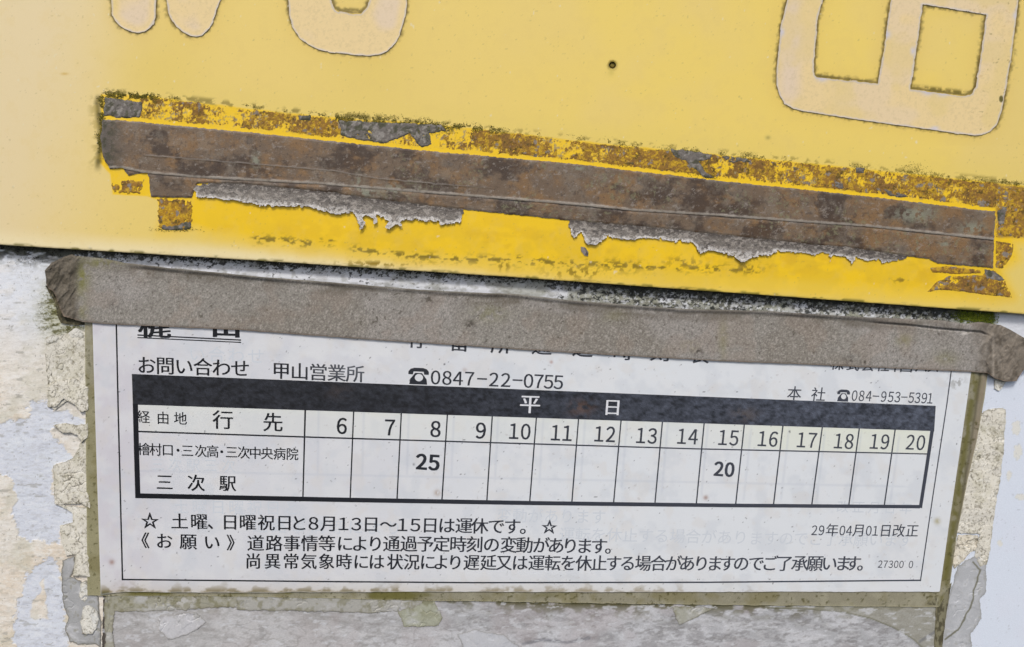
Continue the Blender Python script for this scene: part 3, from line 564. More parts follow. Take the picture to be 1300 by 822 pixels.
fresh_poly = [(128, 120), (190, 122), (240, 129), (330, 140), (415, 149), (540, 157), (640, 168), (760, 182), (880, 194), (1060, 211), (1200, 226), (1300, 236), (1420, 250), (1420, 305), (1300, 307), (1289, 310), (1292, 330), (1272, 345), (1286, 378), (1262, 381), (1200, 380),
              (1100, 376), (900, 363), (700, 350), (560, 338), (450, 325), (330, 308), (262, 296), (247, 288), (205, 290), (200, 254), (186, 250), (143, 247), (140, 222), (126, 205)]
def plate_paint(X, Y, F):
    n = fbm(X, Y, 120, 4, 701); n2 = fbm(X, Y, 30, 4, 703)
    c = Col(X, (234, 207, 116))
    c.mix((230, 211, 166), sstep(260, 40, X+50*(n-.5)+.25*Y)*.95); c.mix((238, 210, 104), sstep(480, 850, X)*.8*sstep(.35, .65, n)); c.mix((228, 203, 122), sstep(1180, 1280, X)*.6)
    c.mix((224, 198, 96), np.exp(-((X-200)/60)**2-((Y-90)/60)**2)*.45+np.exp(-((X-470)/60)**2-((Y-95)/50)**2)*.4)
    c.mix((226, 202, 104), sstep(40, 4, band_top(X)-Y)*sstep(150, 300, X)*.35)
    d = plate_edge(X)-Y
    c.mix((240, 226, 182), sstep(26, 2, d)*sstep(900, 500, X)*.8)
    # area that the tape kept from fading
    fz = sdf(X+2*(n2-.5), Y+3*(fbm(X, Y, 14, 3, 707)-.5), fresh_poly); soft = 1+9*sstep(255, 300, Y)+6*sstep(900, 300, X)*sstep(270, 310, Y)
    fm = sstep(-soft*1.3, soft, fz); low = sstep(255, 320, Y)
    c.mix((242, 200, 28), fm); c.mix((224, 186, 44), fm*sstep(.42, .6, n2)*.55*low); c.mix((236, 204, 84), fm*low*sstep(30, 12, d)*.5)
    c.mix((205, 160, 36), fm*low*sstep(.5, .68, fbm(X, Y, 16, 4, 709, sx=1.6))*.35*sstep(16, 50, d))
    # ochre glue soaked into the enamel, under and around the crusts
    jt = 5*(fbm(X, Y, 7, 3, 871, gain=.75)-.5); inb = sstep(0, 3, Y-band_top(X)-2+jt)*sstep(-4, -8, Y-brown_top(X)+jt)*sstep(176, 190, X)
    inb = np.maximum(inb, sstep(1262, 1268, X)*sstep(0, 3, Y-band_top(X)-2)*sstep(304, 298, Y))
    gl = .55*fbm(X, Y, 16, 4, 841, gain=.6, sx=1.3)+.45*fbm(X, Y, 3.4, 4, 846, gain=.85, sx=.7)
    thr = np.interp(X, [178, 186, 252, 262, 292, 300, 340, 425, 440, 560, 575, 640, 700, 780, 880, 920, 1040, 1110, 1264], [.40, .42, .43, .53, .53, .42, .42, .40, .50, .50, .47, .46, .43, .40, .39, .43, .41, .42, .42])
    c.mix((176, 132, 40), inb*sstep(-.03, .05, gl-thr)*.9); c.mix((134, 100, 48), inb*sstep(.03, .12, gl-thr)*.7)
    c.mix((130, 124, 108), inb*sstep(.62, .68, fbm(X, Y, 5, 3, 865, gain=.8))*.7)
    # streaks of old dirt
    st = np.minimum(pdist(X, Y, [(325, 304), (360, 305), (395, 310), (420, 307)]), pdist(X, Y, [(450, 317), (520, 325), (600, 330), (660, 329), (700, 333)]))
    st = np.minimum(st, pdist(X, Y, [(655, 332), (760, 336), (850, 340), (960, 343)])); s = fbm(X, Y, 3.4, 3, 711, sx=1.8)
    c.mix((110, 96, 26), sstep(.52, .66, s+.13*np.exp(-(st/3.5)**2)-.06)*np.exp(-(st/6)**2)*.85)
    blot = np.zeros(X.shape)
    for x, y, a, b in ((790, 338, 26, 9), (868, 334, 22, 8), (950, 340, 22, 6), (735, 345, 40, 10), (1145, 356, 12, 4), (640, 338, 10, 6), (480, 335, 60, 4)): blot = np.maximum(blot, np.exp(-((X-x)/a)**2-((Y-y)/b)**2))
    c.mix((150, 124, 30), sstep(.5, .62, fbm(X, Y, 5, 4, 713)+.14*blot-.07)*blot)
    # grime hugging the letters
    L = letter_sdf(X, Y+1.0); s = fbm(X, Y, 4, 3, 715)
    c.mix((222, 190, 92), np.exp(-np.maximum(-L, 0)/9)*.5*(Y < 185)); c.mix((84, 70, 22), sstep(3.4, .8, np.abs(L)+1.8*s+2.2*(fbm(X, Y, 11, 3, 716)-.42))*.95*(Y < 185)); c.mix((116, 98, 30), sstep(6.5, 1, -L+8*(s-.3))*.75*(L < 1)*(Y < 185))
    for (x0, y0), (x1, y1), wd in (((1036, 97), (1080, 102), 4), ((1080, 102), (1113, 105), 3), ((1158, 111), (1232, 119), 6), ((1173, 8), (1200, 12), 3), ((425, 11), (465, 14), 4)):
        q = pdist(X, Y, [(x0, y0), (x1, y1)]); c.mix((120, 104, 26), sstep(wd, 0, q)*sstep(.36, .56, fbm(X, Y, 3.6, 3, 717)))
    # outline of the taped band: greenish grime
    for off in (0,):
        bt = np.abs(Y-band_top(X)+2)
        s = fbm(X, Y, 5, 4, 719, sx=1.5); lump = sstep(.42, .6, fbm(X, Y, 30, 2, 721))
        a = np.where(X < 400, 1.0, np.where(X < 570, 1.3, .75))*sstep(122, 130, X)
        c.mix((126, 112, 36), sstep(.50, .62, s+.14*lump*a-.07-.012*bt)*sstep(7, 1, bt)*sstep(122, 132, X)*np.minimum(a, 1)*.8)
    le = np.abs(X-(126+2*np.sin(Y*.08))); c.mix((86, 78, 22), sstep(7, 1, le+4*(s-.4))*sstep(118, 126, Y)*sstep(222, 205, Y)*.9)
    c.mix((150, 130, 40), sstep(16, 4, le)*sstep(.5, .7, s)*.5*sstep(118, 126, Y)*sstep(222, 205, Y))
    # drill hole stain, small chips
    r = np.hypot(X-777.5, Y-83); c.mix((120, 104, 24), sstep(8.5, 4, r+2*(s-.5))*.8); c.mix((204, 184, 84), np.exp(-((X-776)/4)**2-((Y-92)/5)**2)*.6)
    c.mix((230, 222, 196), sstep(.885, .93, fbm(X, Y, 6, 2, 723))*.6); c.mix((150, 136, 80), sstep(.81, .85, fbm(X, Y, 3.0, 3, 725))*.35)
    c.mix((222, 194, 112), sstep(.5, .7, fbm(X, Y, 14, 5, 729, gain=.7))*.14)
    c.mix((206, 170, 74), np.exp(-((X-82)/5)**2-((Y-94)/1.6)**2)*.8); c.mix((150, 140, 70), np.exp(-((X-975)/3)**2-((Y-175)/2.4)**2)*.7)
    # lower lip
    c.mix((96, 92, 60), sstep(1.7, .5, d+1.2*s)*.8); c.mix((110, 104, 40), sstep(5, 1, d)*sstep(.56, .68, fbm(X, Y, 9, 3, 727, sx=2))*.8)
    return c
def plate_field(X, Y):
    f = np.minimum(plate_edge(X)-Y+.5*(fbm(X, Y, 16, 3, 731)-.5), np.minimum(np.minimum(X+160, 1500-X), Y+120))
    return np.minimum(f, np.hypot(X-777.5, Y-83)-4.4)
layer('plate_face', plate_field, (-160, -120, 1500, 430), 1.2, lambda X, Y, F: HP+.03*(fbm(X, Y, 200, 2, 733)-.5)-.10*sstep(1.6, 0, F), .9, plate_paint, m_plate, plate, edge=(186, 166, 100))
# rusty screw end sitting in the drill hole
m_rust = mat('rusty_steel', rough=.8, grain=.3, gscale=6, bump=.6, bscale=5)
ang = np.linspace(0, 2*np.pi, 25)[:-1]; V = [W(777.5, 83, 2.05)]+[W(777.5+r*math.cos(a), 83+r*math.sin(a), h) for r, h in ((2.2, 2.05), (3.1, 1.9), (3.4, 1.3)) for a in ang]
F = [(0, 1+i, 1+(i+1) % 24) for i in range(24)]
for k in range(2):
    for i in range(24): a, b = 1+k*24+i, 1+k*24+(i+1) % 24; F += [(a, a+24, b), (b, a+24, b+24)]
link_mesh('rusty_screw', np.array(V), F, A(128, 112, 44), m_rust, plate)
def letter_paint(X, Y, F):
    c = Col(X, (233, 208, 152)); n = fbm(X, Y, 60, 3, 741)
    c.mix((225, 205, 180), sstep(.40, .62, n)*sstep(4, 14, F)*.75*sstep(900, 700, X)+.85*sstep(1025, 1005, X)*sstep(980, 1000, X)*sstep(150, 110, Y)+.4*sstep(.45, .6, n)*sstep(900, 950, X)); c.mix((196, 176, 130), sstep(.56, .66, fbm(X, Y, 3.4, 3, 742, gain=.85))*.25); c.mix((226, 202, 132), sstep(.5, .7, fbm(X, Y, 40, 3, 743))*.55*sstep(600, 1000, X))
    c.mix((204, 196, 186), sstep(2.8, .8, F+2.5*(fbm(X, Y, 7, 3, 744)-.45))*.8); c.mix((232, 206, 120), np.exp(-((X-146)/4)**2)*sstep(30, 5, Y)*.5)
    c.mix((200, 170, 116), sstep(.72, .8, fbm(X, Y, 4, 3, 745))*.4*sstep(1190, 1250, X)); c.mix((150, 130, 80), sstep(.76, .8, fbm(X, Y, 4.5, 3, 747))*.6*sstep(1220, 1250, X))
    for x, y, a, b in ((1126, 44, 5, 5), (1044, 100, 7, 4), (1187, 163, 5, 2.5), (1197, 119, 7, 4), (993, 41, 3, 5), (1289, 20, 3, 5), (1178, 118, 6, 3), (1159, 65, 3, 5)): c.mix((206, 202, 208), np.exp(-((X-x)/a)**2-((Y-y)/b)**2)*.9)
    c.mix((100, 92, 34), sstep(.6, .4, np.hypot((X-1271)/5, (Y-126)/8)+.3*(n-.5)))
    return c
for key, hole, bb, lb in (('a', (), (134, -90, 206, 48), 'left rounded stroke, bottom end'), ('b', (), (206, -90, 305, 52), 'slanting rounded stroke, bottom end'),
                          ('c', ('c_hole',), (360, -90, 526, 77), 'rounded loop with a small opening'), ('d', ('h1', 'h2'), (980, -90, 1310, 180), 'large squared character with two openings')):
    def fld(X, Y, key=key, hole=hole):
        j = 1.1*(fbm(X, Y, 5, 3, 751)-.5)+.8*(vnoise(X, Y, 13, 5) > .8); f = sdf(X, Y, strokes[key])-.6+j
        for hh in hole: f = np.minimum(f, -sdf(X, Y, strokes[hh])-.6-1.4*np.abs(fbm(X, Y, 9, 3, 753)-.5)*2+j)
        return f
    layer('raised_character', fld, bb, 1.0, lambda X, Y, F: HP+.14+.05*sstep(3, 0, F)*fbm(X, Y, 8, 2, 755)+.02*fbm(X, Y, 30, 2, 757), HP-.03, letter_paint, m_letter, plate, label=lb, edge=(150, 140, 110))

# adhesive residue: thin crust with its own edge
m_res = mat('dried_adhesive', rough=.75, grain=.34, gscale=4.0, bump=1.0, bscale=2.8, bdist=.12, speck=.5, spec=.3)
def res_paint(seed, base=(150, 112, 46), grey=.0):
    def f(X, Y, F):
        c = Col(X, base); c.mix((206, 166, 40), sstep(.46, .60, fbm(X, Y, 3.6, 4, seed, gain=.75))*.85); c.mix((120, 88, 50), sstep(.48, .66, fbm(X, Y, 14, 5, seed+3, gain=.7))*.8)
        c.mix((134, 128, 122), sstep(.66, .72, fbm(X, Y, 7, 4, seed+5)+grey)*.9); c.mix((80, 68, 28), sstep(.66, .72, fbm(X, Y, 3.4, 3, seed+7))*.8); c.mix((120, 96, 30), np.exp(-F/.8)*.35)
        return c
    return f
def res_field(X, Y, sd, thr, soft):
    return 14*(.62*fbm(X, Y, soft, 4, sd, gain=.6, sx=1.3)+.38*fbm(X, Y, 3.6, 3, sd+5, gain=.8, sx=.8)-thr)
def blob_layer(poly, sd, thr, base=(150, 112, 46), grey=0, name='adhesive_residue', label=None, soft=15, th=.09, mt=None, paint=None, amp=4.0):
    P = np.array(poly); bb = (P[:, 0].min()-8, P[:, 1].min()-8, P[:, 0].max()+8, P[:, 1].max()+8); j = jag(poly, amp, 7, sd)
    return layer(name, lambda X, Y: np.minimum(j(X, Y), res_field(X, Y, sd+40, thr, soft)), bb, .75, lambda X, Y, F: HP+.02+th*(.4+1.1*fbm(X, Y, 4, 3, sd+11))*sstep(-.2, 1.6, F), HP-.02,
                 paint or res_paint(sd, base, grey), mt or m_res, plate, label=label)
def upper(x0, x1, t=3, b=6):
    xs = np.linspace(x0, x1, 14); return [(x, float(band_top(x))+t) for x in xs]+[(x, float(brown_top(x))-b) for x in xs[::-1]]
def thr_x(X): return np.interp(X, [178, 186, 252, 262, 292, 300, 340, 425, 440, 560, 575, 640, 700, 780, 880, 920, 1040, 1110, 1264], [.40, .42, .43, .53, .53, .42, .42, .40, .50, .50, .47, .46, .43, .40, .39, .43, .41, .42, .42])
for a_, b_, sd, lb in ((178, 640, 801, 'brownish glue crust on the left half of the band'), (626, 960, 831, 'brownish glue crust in the middle of the band'), (946, 1268, 847, 'brownish glue crust on the right half of the band')):
    j_ = jag(upper(a_, b_, 2, 5), 3, 6, 811)
    layer('adhesive_residue', lambda X, Y, j_=j_: np.minimum(j_(X, Y), 12*(.55*fbm(X, Y, 16, 4, 841, gain=.6, sx=1.3)+.45*fbm(X, Y, 3.4, 4, 846, gain=.85, sx=.7)-thr_x(X)-.035)), (a_-6, float(band_top(a_))-8, b_+6, float(brown_top(b_))+4), .75,
          lambda X, Y, F: HP+.01+.07*(.4+1.1*fbm(X, Y, 4, 3, 812))*sstep(-.1, 1.8, F), HP-.02, res_paint(801), m_res, plate, label=lb, edge=(150, 112, 40))
blob_layer([(1264, 238), (1304, 240), (1304, 300), (1290, 302), (1266, 300), (1268, 268)], 855, .43); blob_layer([(1300, 238), (1400, 250), (1400, 300), (1302, 300)], 857, .43)
blob_layer([(1264, 306), (1287, 310), (1284, 326), (1272, 342), (1264, 340)], 859, .44, grey=.08, amp=1)
blob_layer([(1177, 371), (1190, 358), (1205, 351), (1245, 350), (1262, 343), (1276, 356), (1285, 378), (1255, 375), (1200, 368)], 863, .36, label='torn wedge of brown residue at the right end', amp=1.5)
blob_layer([(1181, 341), (1200, 338), (1245, 343), (1246, 347), (1210, 348), (1183, 346)], 867, .34, amp=1)
blob_layer([(144, 229), (180, 230), (180, 247), (144, 244)], 871, .38); blob_layer([(201, 253), (243, 254), (243, 286), (238, 292), (203, 290)], 875, .36, base=(168, 126, 36), label='square tab of ochre residue')
# grey tape scraps still stuck in the band
m_scrap = mat('grey_tape_scrap', rough=.7, grain=.25, gscale=3, bump=.9, bscale=3, bdist=.12, speck=.4)
gs = lambda sd: (lambda X, Y, F: Col(X, (112, 106, 100)).mix((150, 145, 138), sstep(.5, .66, fbm(X, Y, 4, 3, sd))*.8).mix((64, 66, 40), sstep(.5, .66, fbm(X, Y, 6, 4, sd+3))*.8).mix((60, 56, 30), np.exp(-F/1.3)*.7))
for p, sd in (([(133, 124), (150, 126), (182, 130), (178, 149), (160, 151), (131, 147)], 901), ([(430, 152), (470, 155), (560, 158), (566, 166), (545, 170), (548, 184), (535, 188), (520, 170), (505, 176), (490, 182), (455, 178), (432, 172)], 905),
              ([(851, 189), (880, 192), (905, 196), (902, 202), (888, 206), (895, 218), (908, 226), (895, 226), (880, 214), (870, 204), (856, 200)], 909), ([(915, 197), (950, 202), (955, 207), (925, 206)], 913),
              ([(1118, 240), (1135, 243), (1155, 250), (1130, 250)], 917), ([(1058, 228), (1070, 232), (1072, 240), (1060, 238)], 919), ([(1085, 213), (1097, 214), (1097, 221), (1086, 219)], 923),
              ([(1266, 268), (1278, 262), (1276, 285), (1268, 288)], 925), ([(205, 286), (222, 286), (242, 281), (242, 290), (234, 293), (206, 292)], 929), ([(1250, 342), (1262, 344), (1276, 356), (1270, 358), (1252, 354)], 931), ([(378, 146), (396, 147), (394, 153), (380, 152)], 935)):
    blob_layer(p, sd, .30, name='tape_scrap', th=.13, mt=m_scrap, paint=gs(sd), amp=1.8)

# ================================================================= brown tape on the plate
btape = thing('brown_tape_strip', 'long strip of aged brown tape with torn silvery lower edge across the yellow plate', 'tape', tuple(W(690, 240, 3)))
m_bt = mat('aged_brown_tape', rough=.46, grain=.26, gscale=4.2, bump=.8, bscale=3.6, bdist=.09, coat=.08, speck=.0, stretch=1.6)
m_fr = mat('frayed_foil_backing', rough=.5, grain=.42, gscale=4.2, bump=1.0, bscale=3.0, bdist=.16, speck=.55)
def bt_paint(seed, warm=0.0):
    def f(X, Y, F):
        c = Col(X, (110, 93, 75)); c.mix((134, 103, 66), sstep(.40, .66, fbm(X, Y, 26, 6, seed, gain=.72)+.05*sstep(450, 1000, X)-.02)*.8); c.mix((62, 49, 40), sstep(.48, .62, fbm(X, Y, 30, 5, seed+4, sx=1.3, gain=.62))*.8)
        c.mix((130, 121, 108), sstep(.48, .70, fbm(X, Y, 18, 6, seed+7, gain=.75))*.45); c.mix((156, 148, 138), sstep(.62, .72, fbm(X, Y, 4, 4, seed+9, gain=.85, sx=1.5))*.5); c.mix((62, 50, 44), sstep(.62, .72, fbm(X, Y, 3.4, 3, seed+10, gain=.85))*.5)
        c.mix((128, 128, 98), sstep(.60, .66, fbm(X, Y, 5, 4, seed+13, gain=.8))*.55*sstep(380, 600, X)*sstep(.45, .6, fbm(X, Y, 40, 2, seed+14)))
        for x, y, a, b in ((325, 204, 5, 9), (455, 235, 6, 12), (465, 245, 18, 5), (500, 240, 12, 6), (1160, 272, 26, 9), (1235, 290, 16, 8), (1200, 310, 8, 3), (735, 214, 8, 3)):
            c.mix((138, 140, 122), np.exp(-((X-x)/a)**2-((Y-y)/b)**2)*sstep(.44, .54, fbm(X, Y, 4.5, 4, seed+17)+.04)*.85)
        e = sstep(170, 130, X+8*(fbm(X, Y, 10, 3, 5)-.5)); c.mix((92, 86, 78), e*.85); c.mix((58, 58, 34), e*sstep(.45, .6, fbm(X, Y, 5, 4, seed+19))*.8*sstep(168, 135, X))
        r = np.exp(-np.maximum(F, 0)/1.3); c.mix((150, 144, 132), r*.55*sstep(.42, .56, fbm(X, Y, 8, 3, seed+21))); c.mix((64, 54, 46), r*.3)
        return c
    return f
seamU = interp([(100, 214), (155, 214), (183, 220), (250, 226), (305, 229), (400, 234), (550, 246), (725, 260), (805, 268), (905, 274), (1025, 283), (1100, 288), (1261, 305), (1400, 320)])
jb = jag(brown_poly, 1.2, 5, 951)
def bt_relief(X, Y, s): return .05*(fbm(X, Y, 12, 4, s)-.5)+.03*(fbm(X, Y, 4, 3, s+3)-.5)
layer('lower_tape', lambda X, Y: np.minimum(jb(X, Y), Y-seamU(X)+7), (120, 195, 1270, 345), .8, lambda X, Y, F: HP+.16+.12*sstep(0, 2, F)+bt_relief(X, Y, 953)-.10*sstep(-6, -2, seamU(X)-Y-2), HP-.02, bt_paint(955), m_bt, btape, label='lower layer of the tape', edge=(120, 112, 100))
def seam2(X): return np.interp(X, [180, 260, 425, 475, 548, 640], [197, 203, 217, 226, 233, 240])
layer('upper_tape', lambda X, Y: np.minimum(jb(X, Y), seamU(X)+.8*(fbm(X, Y, 9, 3, 957)-.5)-Y), (120, 145, 1270, 312), .8,
      lambda X, Y, F: HP+.34+.10*sstep(0, 2.2, F)+bt_relief(X, Y, 959)-.10*sstep(-1.5, 1.5, Y-seam2(X)-1.5*fbm(X, Y, 8, 2, 3))*sstep(175, 190, X)*sstep(640, 600, X)+.10*sstep(5, 1, seamU(X)-Y)*sstep(.4, .6, fbm(X, Y, 40, 2, 961)),
      HP-.02, lambda X, Y, F: bt_paint(963)(X, Y, F).mix((172, 164, 152), sstep(2.6, .6, np.abs(Y-seamU(X)+1.5)+2.5*(fbm(X, Y, 5, 3, 970)-.4))*.8).mix((160, 152, 142), sstep(1.3, .3, np.abs(Y-seam2(X)+1.5*(fbm(X, Y, 8, 2, 3)-.5)))*.55*sstep(178, 190, X)*sstep(640, 560, X)), m_bt, btape, label='upper layer of the tape', edge=(74, 60, 48))
fringeA = [(243, 236), (305, 228), (425, 240), (475, 248), (592, 260), (588, 268), (585, 283), (560, 286), (556, 281), (540, 281), (510, 280), (511, 287.5), (500, 286), (495, 292), (489, 290), (492.5, 281.5), (487.5, 276.5), (479, 274), (479.5, 283), (474, 284), (470, 275), (459, 275), (465, 285),
           (457.5, 295), (454, 280), (447.5, 270), (430, 273), (400, 266), (396, 264), (325, 261), (295, 255), (250, 250)]
fringeB = [(722, 274), (820, 282), (915, 292), (1025, 304), (1075, 308), (1156, 319), (1150, 328), (1118, 335), (1115, 329), (1102.5, 333), (1087.5, 326.5), (1082.5, 336.5), (1075, 328), (1057.5, 325), (1054, 334), (1052.5, 324), (1041, 320), (1035, 326.5), (1025, 321.5), (987.5, 320), (975, 325),
           (960.5, 325.5), (943, 333), (925.5, 324), (900.5, 318), (890, 323), (878, 308), (850, 306.5), (825, 302), (800, 305), (771, 301.5), (757.5, 311.5), (745, 311.5), (737.5, 296), (730, 303), (724, 298)]
bot_brown = interp([(130, 232), (250, 233), (305, 233), (425, 245), (475, 253), (588, 266), (676, 275), (723, 280), (820, 288), (915, 298), (1025, 310), (1075, 314), (1150, 325)])
def fr_paint(seed):
    def f(X, Y, F):
        d = Y-bot_brown(X); c = Col(X, (112, 106, 98)); s = fbm(X, Y, 3.0, 3, seed, sx=1.6, gain=.8)
        c.mix((74, 66, 60), sstep(9, 1, d+5*(s-.5))*.8); c.mix((160, 153, 144), sstep(.48, .62, s)*.65); c.mix((66, 60, 56), sstep(.56, .66, fbm(X, Y, 3.4, 3, seed+3, sx=2, gain=.8))*.75)
        c.mix((214, 210, 204), sstep(4.6, .8, F+7*(s-.5))*.9*sstep(5, 13, d)); c.mix((196, 192, 186), sstep(.45, .6, fbm(X, Y, 3.4, 3, seed+5))*sstep(13, 22, d)*.75)
        c.mix((112, 106, 98), sstep(.62, .7, fbm(X, Y, 3, 3, seed+9))*.6)
        return c
    return f
for poly, bb, sd, lb in ((fringeA, (238, 222, 598, 300), 971, 'torn silvery fringe at the left'), (fringeB, (716, 268, 1162, 340), 981, 'torn silvery fringe at the right')):
    jj = jag(poly, 2.4, 4.0, sd)
    layer('torn_fringe', lambda X, Y, jj=jj, sd=sd: jj(X, Y)-7*np.clip(fbm(X, Y, 4.0, 3, sd+7, gain=.8)-.46, 0, 1)*sstep(6, 13, Y-bot_brown(X))-5*np.clip(fbm(X, Y, 2.2, 2, sd+9)-.5, 0, 1)*sstep(8, 13, Y-bot_brown(X)), bb, .55,
          lambda X, Y, F, sd=sd: HP+.14+.022*np.clip(Y-bot_brown(X)-2, 0, 30)+.10*(fbm(X, Y, 5, 3, sd+13)-.5)*sstep(2, 12, Y-bot_brown(X))+.08*(fbm(X, Y, 24, 2, sd+15)-.5)*sstep(4, 12, Y-bot_brown(X)), HP, fr_paint(sd), m_fr, btape, shell=.09, label=lb)
flk = [(737, 313), (742, 314), (747, 320), (747, 326), (742, 325), (738, 319)]
layer('loose_flake', jag(flk, .8, 4, 991), (733, 309, 751, 330), .8, lambda X, Y, F: HP+.12+.1*fbm(X, Y, 4, 2, 3), HP-.02, lambda X, Y, F: Col(X, (136, 128, 122)).mix((84, 78, 74), sstep(.45, .6, fbm(X, Y, 4, 3, 3))), m_fr, btape)
def fringe_top(X): return np.interp(X, [1175, 1190], [1, 0])

# ================================================================= grey cloth tape over the sheet's top edge
gtape = thing('grey_cloth_tape', 'weathered grey cloth tape with crumpled ends holding the top of the timetable', 'tape', tuple(W(650, 405, 1.5)))
m_gt = mat('weathered_cloth_tape', rough=.72, grain=.34, gscale=4.6, bump=.9, bscale=3.4, bdist=.10, spec=.35)
def crumple(X, Y):
    eL = sstep(112, 84, X); eR = sstep(1225, 1262, X); n = (1-4*np.abs(fbm(X+.5*Y, Y, 20, 3, 1001, sx=.6)-.5)).clip(0, 1)**2*.9
    h = 1.0*eL*(fbm(X, Y, 16, 5, 1003, sx=.7, gain=.62)-.35)+.25*eL*n+.55*eL*sstep(100, 62, X)*sstep(400, 340, Y)
    h = h+.45*np.exp(-((X-99-(Y-330)*.06)/5)**2)*sstep(345, 322, Y)
    h = h+1.0*eR*(fbm(X, Y, 14, 5, 1005, sx=.6, gain=.6)-.35)+.2*eR*n+.6*np.exp(-((X-1258-(Y-430)*-.06+5*np.sin((Y-430)*.09))/3.5)**2)*sstep(405, 425, Y)+.35*sstep(1262, 1285, X)
    # fold running along the upper right edge
    fy = np.interp(X, [1070, 1095, 1150, 1200, 1245, 1262], [401, 408, 412, 417.5, 421, 428]); tt = tape_top_f(X)
    h = h+.40*sstep(1080, 1130, X)*sstep(1.5, -1.5, Y-fy)*sstep(1262, 1245, X)-.22*np.exp(-((Y-fy-1.2)/1.3)**2)*sstep(1090, 1130, X)*sstep(1262, 1245, X)
    return h
def gt_top(X, Y, F):
    d = Y-tape_top_f(X); rim = .6*sstep(6, 0, d)*sstep(140, 190, X)*sstep(1160, 1080, X)*(.35+1.1*fbm(X, Y, 70, 2, 1007))
    return 1.22+.10*sstep(0, 3, F)+rim+crumple(X, Y)+.05*(fbm(X, Y, 40, 3, 1009)-.5)
def gt_paint(X, Y, F):
    c = Col(X, (141, 137, 129)); n = fbm(X, Y, 60, 3, 1011); c.mix((131, 125, 115), sstep(.45, .65, n)*.7); c.mix((153, 149, 144), sstep(.5, .7, fbm(X, Y, 80, 2, 1013))*.6)
    s = vnoise(X, Y, 1.25, 15)*.75+vnoise(X, Y, 2.2, 16)*.25; c.mix((184, 178, 170), sstep(.56, .8, s)*.5); c.mix((92, 86, 78), sstep(.44, .2, s)*.5)
    c.mix((84, 78, 68), sstep(.76, .80, fbm(X, Y, 5, 3, 1017))*.7)
    g = np.zeros(X.shape)
    for x, y, a, b, k in ((104, 350, 9, 26, 1.0), (130, 334, 30, 6, .9), (105, 395, 6, 12, .6), (621, 398, 20, 10, .45), (918, 430, 6, 26, .5), (1148, 432, 10, 8, .6), (1200, 455, 16, 8, .4), (876, 440, 10, 6, .4), (780, 400, 16, 8, .4)): g = np.maximum(g, k*np.exp(-((X-x)/a)**2-((Y-y)/b)**2))
    c.mix((122, 120, 66), g*sstep(.35, .6, fbm(X, Y, 6, 4, 1019)+.1)*.9); c.mix((150, 132, 116), sstep(.55, .7, fbm(X, Y, 30, 3, 1021))*.2)
    for x, y in ((145, 388), (545, 380), (886, 446), (597, 412), (1078, 458), (1098, 459)): c.mix((70, 64, 56), np.exp(-(np.hypot(X-x, Y-y)/6)**2)*sstep(.5, .58, fbm(X, Y, 3.5, 3, 1023))*.9)
    e = sstep(104, 92, X); c.mix((98, 90, 76), e*.85); c.mix((66, 60, 48), e*sstep(.5, .65, fbm(X, Y, 9, 4, 1025, sx=1.5))*.6)
    e = sstep(1225, 1262, X); c.mix((118, 109, 96), e*.8); c.mix((84, 76, 64), e*sstep(.5, .65, fbm(X, Y, 10, 4, 1027, sx=.6))*.6); c.mix((180, 170, 156), np.exp(-((X-1261)/1.5)**2)*sstep(420, 430, Y)*.35)
    d = Y-tape_top_f(X); c.mix((150, 146, 132), sstep(2.5, .5, d)*.6*sstep(140, 190, X)*sstep(1000, 900, X)); c.mix((92, 84, 70), sstep(12, 4, np.abs(d-6))*sstep(.45, .65, fbm(X, Y, 14, 3, 1029, sx=3))*.45)
    c.mix((126, 108, 92), sstep(2.0, .4, F)*.6*(d > 20)); ln = np.exp(-((d-6-2.5*(fbm(X, Y*0, 40, 2, 1035)-.5))/1.5)**2); c.mix((68, 62, 50), ln*.4*sstep(130, 170, X)*sstep(1100, 1040, X)*sstep(.3, .55, fbm(X, Y, 10, 3, 1037, sx=2))); c.mix((98, 90, 78), sstep(26, 6, d)*.3*sstep(.45, .6, fbm(X, Y, 18, 4, 1039)))
    c.mix((214, 208, 200), np.exp(-((X-1224)/4)**2-((Y-424)/1.2)**2)*.8)
    return c
layer('tape_band', lambda X, Y: sdf(X+1.2*(fbm(X, Y, 7, 2, 1031)-.5), Y+1.0*(fbm(X, Y, 9, 3, 1033)-.5), tape_poly), (52, 318, 1326, 490), .9, gt_top, None, gt_paint, m_gt, gtape, shell=.28, edge=(96, 86, 74))
# darker underlayer peeping out at the left end
layer('tape_underlayer', jag([(57, 362), (68, 368), (76, 380), (82, 400), (95, 404), (112, 406), (110, 413), (95, 413), (78, 410), (74, 404), (70, 386)], 1.4, 6, 1041), (52, 356, 118, 420), .9,
      lambda X, Y, F: .35+.35*fbm(X, Y, 7, 3, 1043), .05, lambda X, Y, F: Col(X, (84, 78, 56)).mix((48, 46, 30), sstep(.45, .6, fbm(X, Y, 5, 4, 1045))).mix((124, 118, 92), sstep(.62, .7, fbm(X, Y, 4, 3, 1047))*.7), m_gt, gtape, label='dark crumbling layer under the left end')

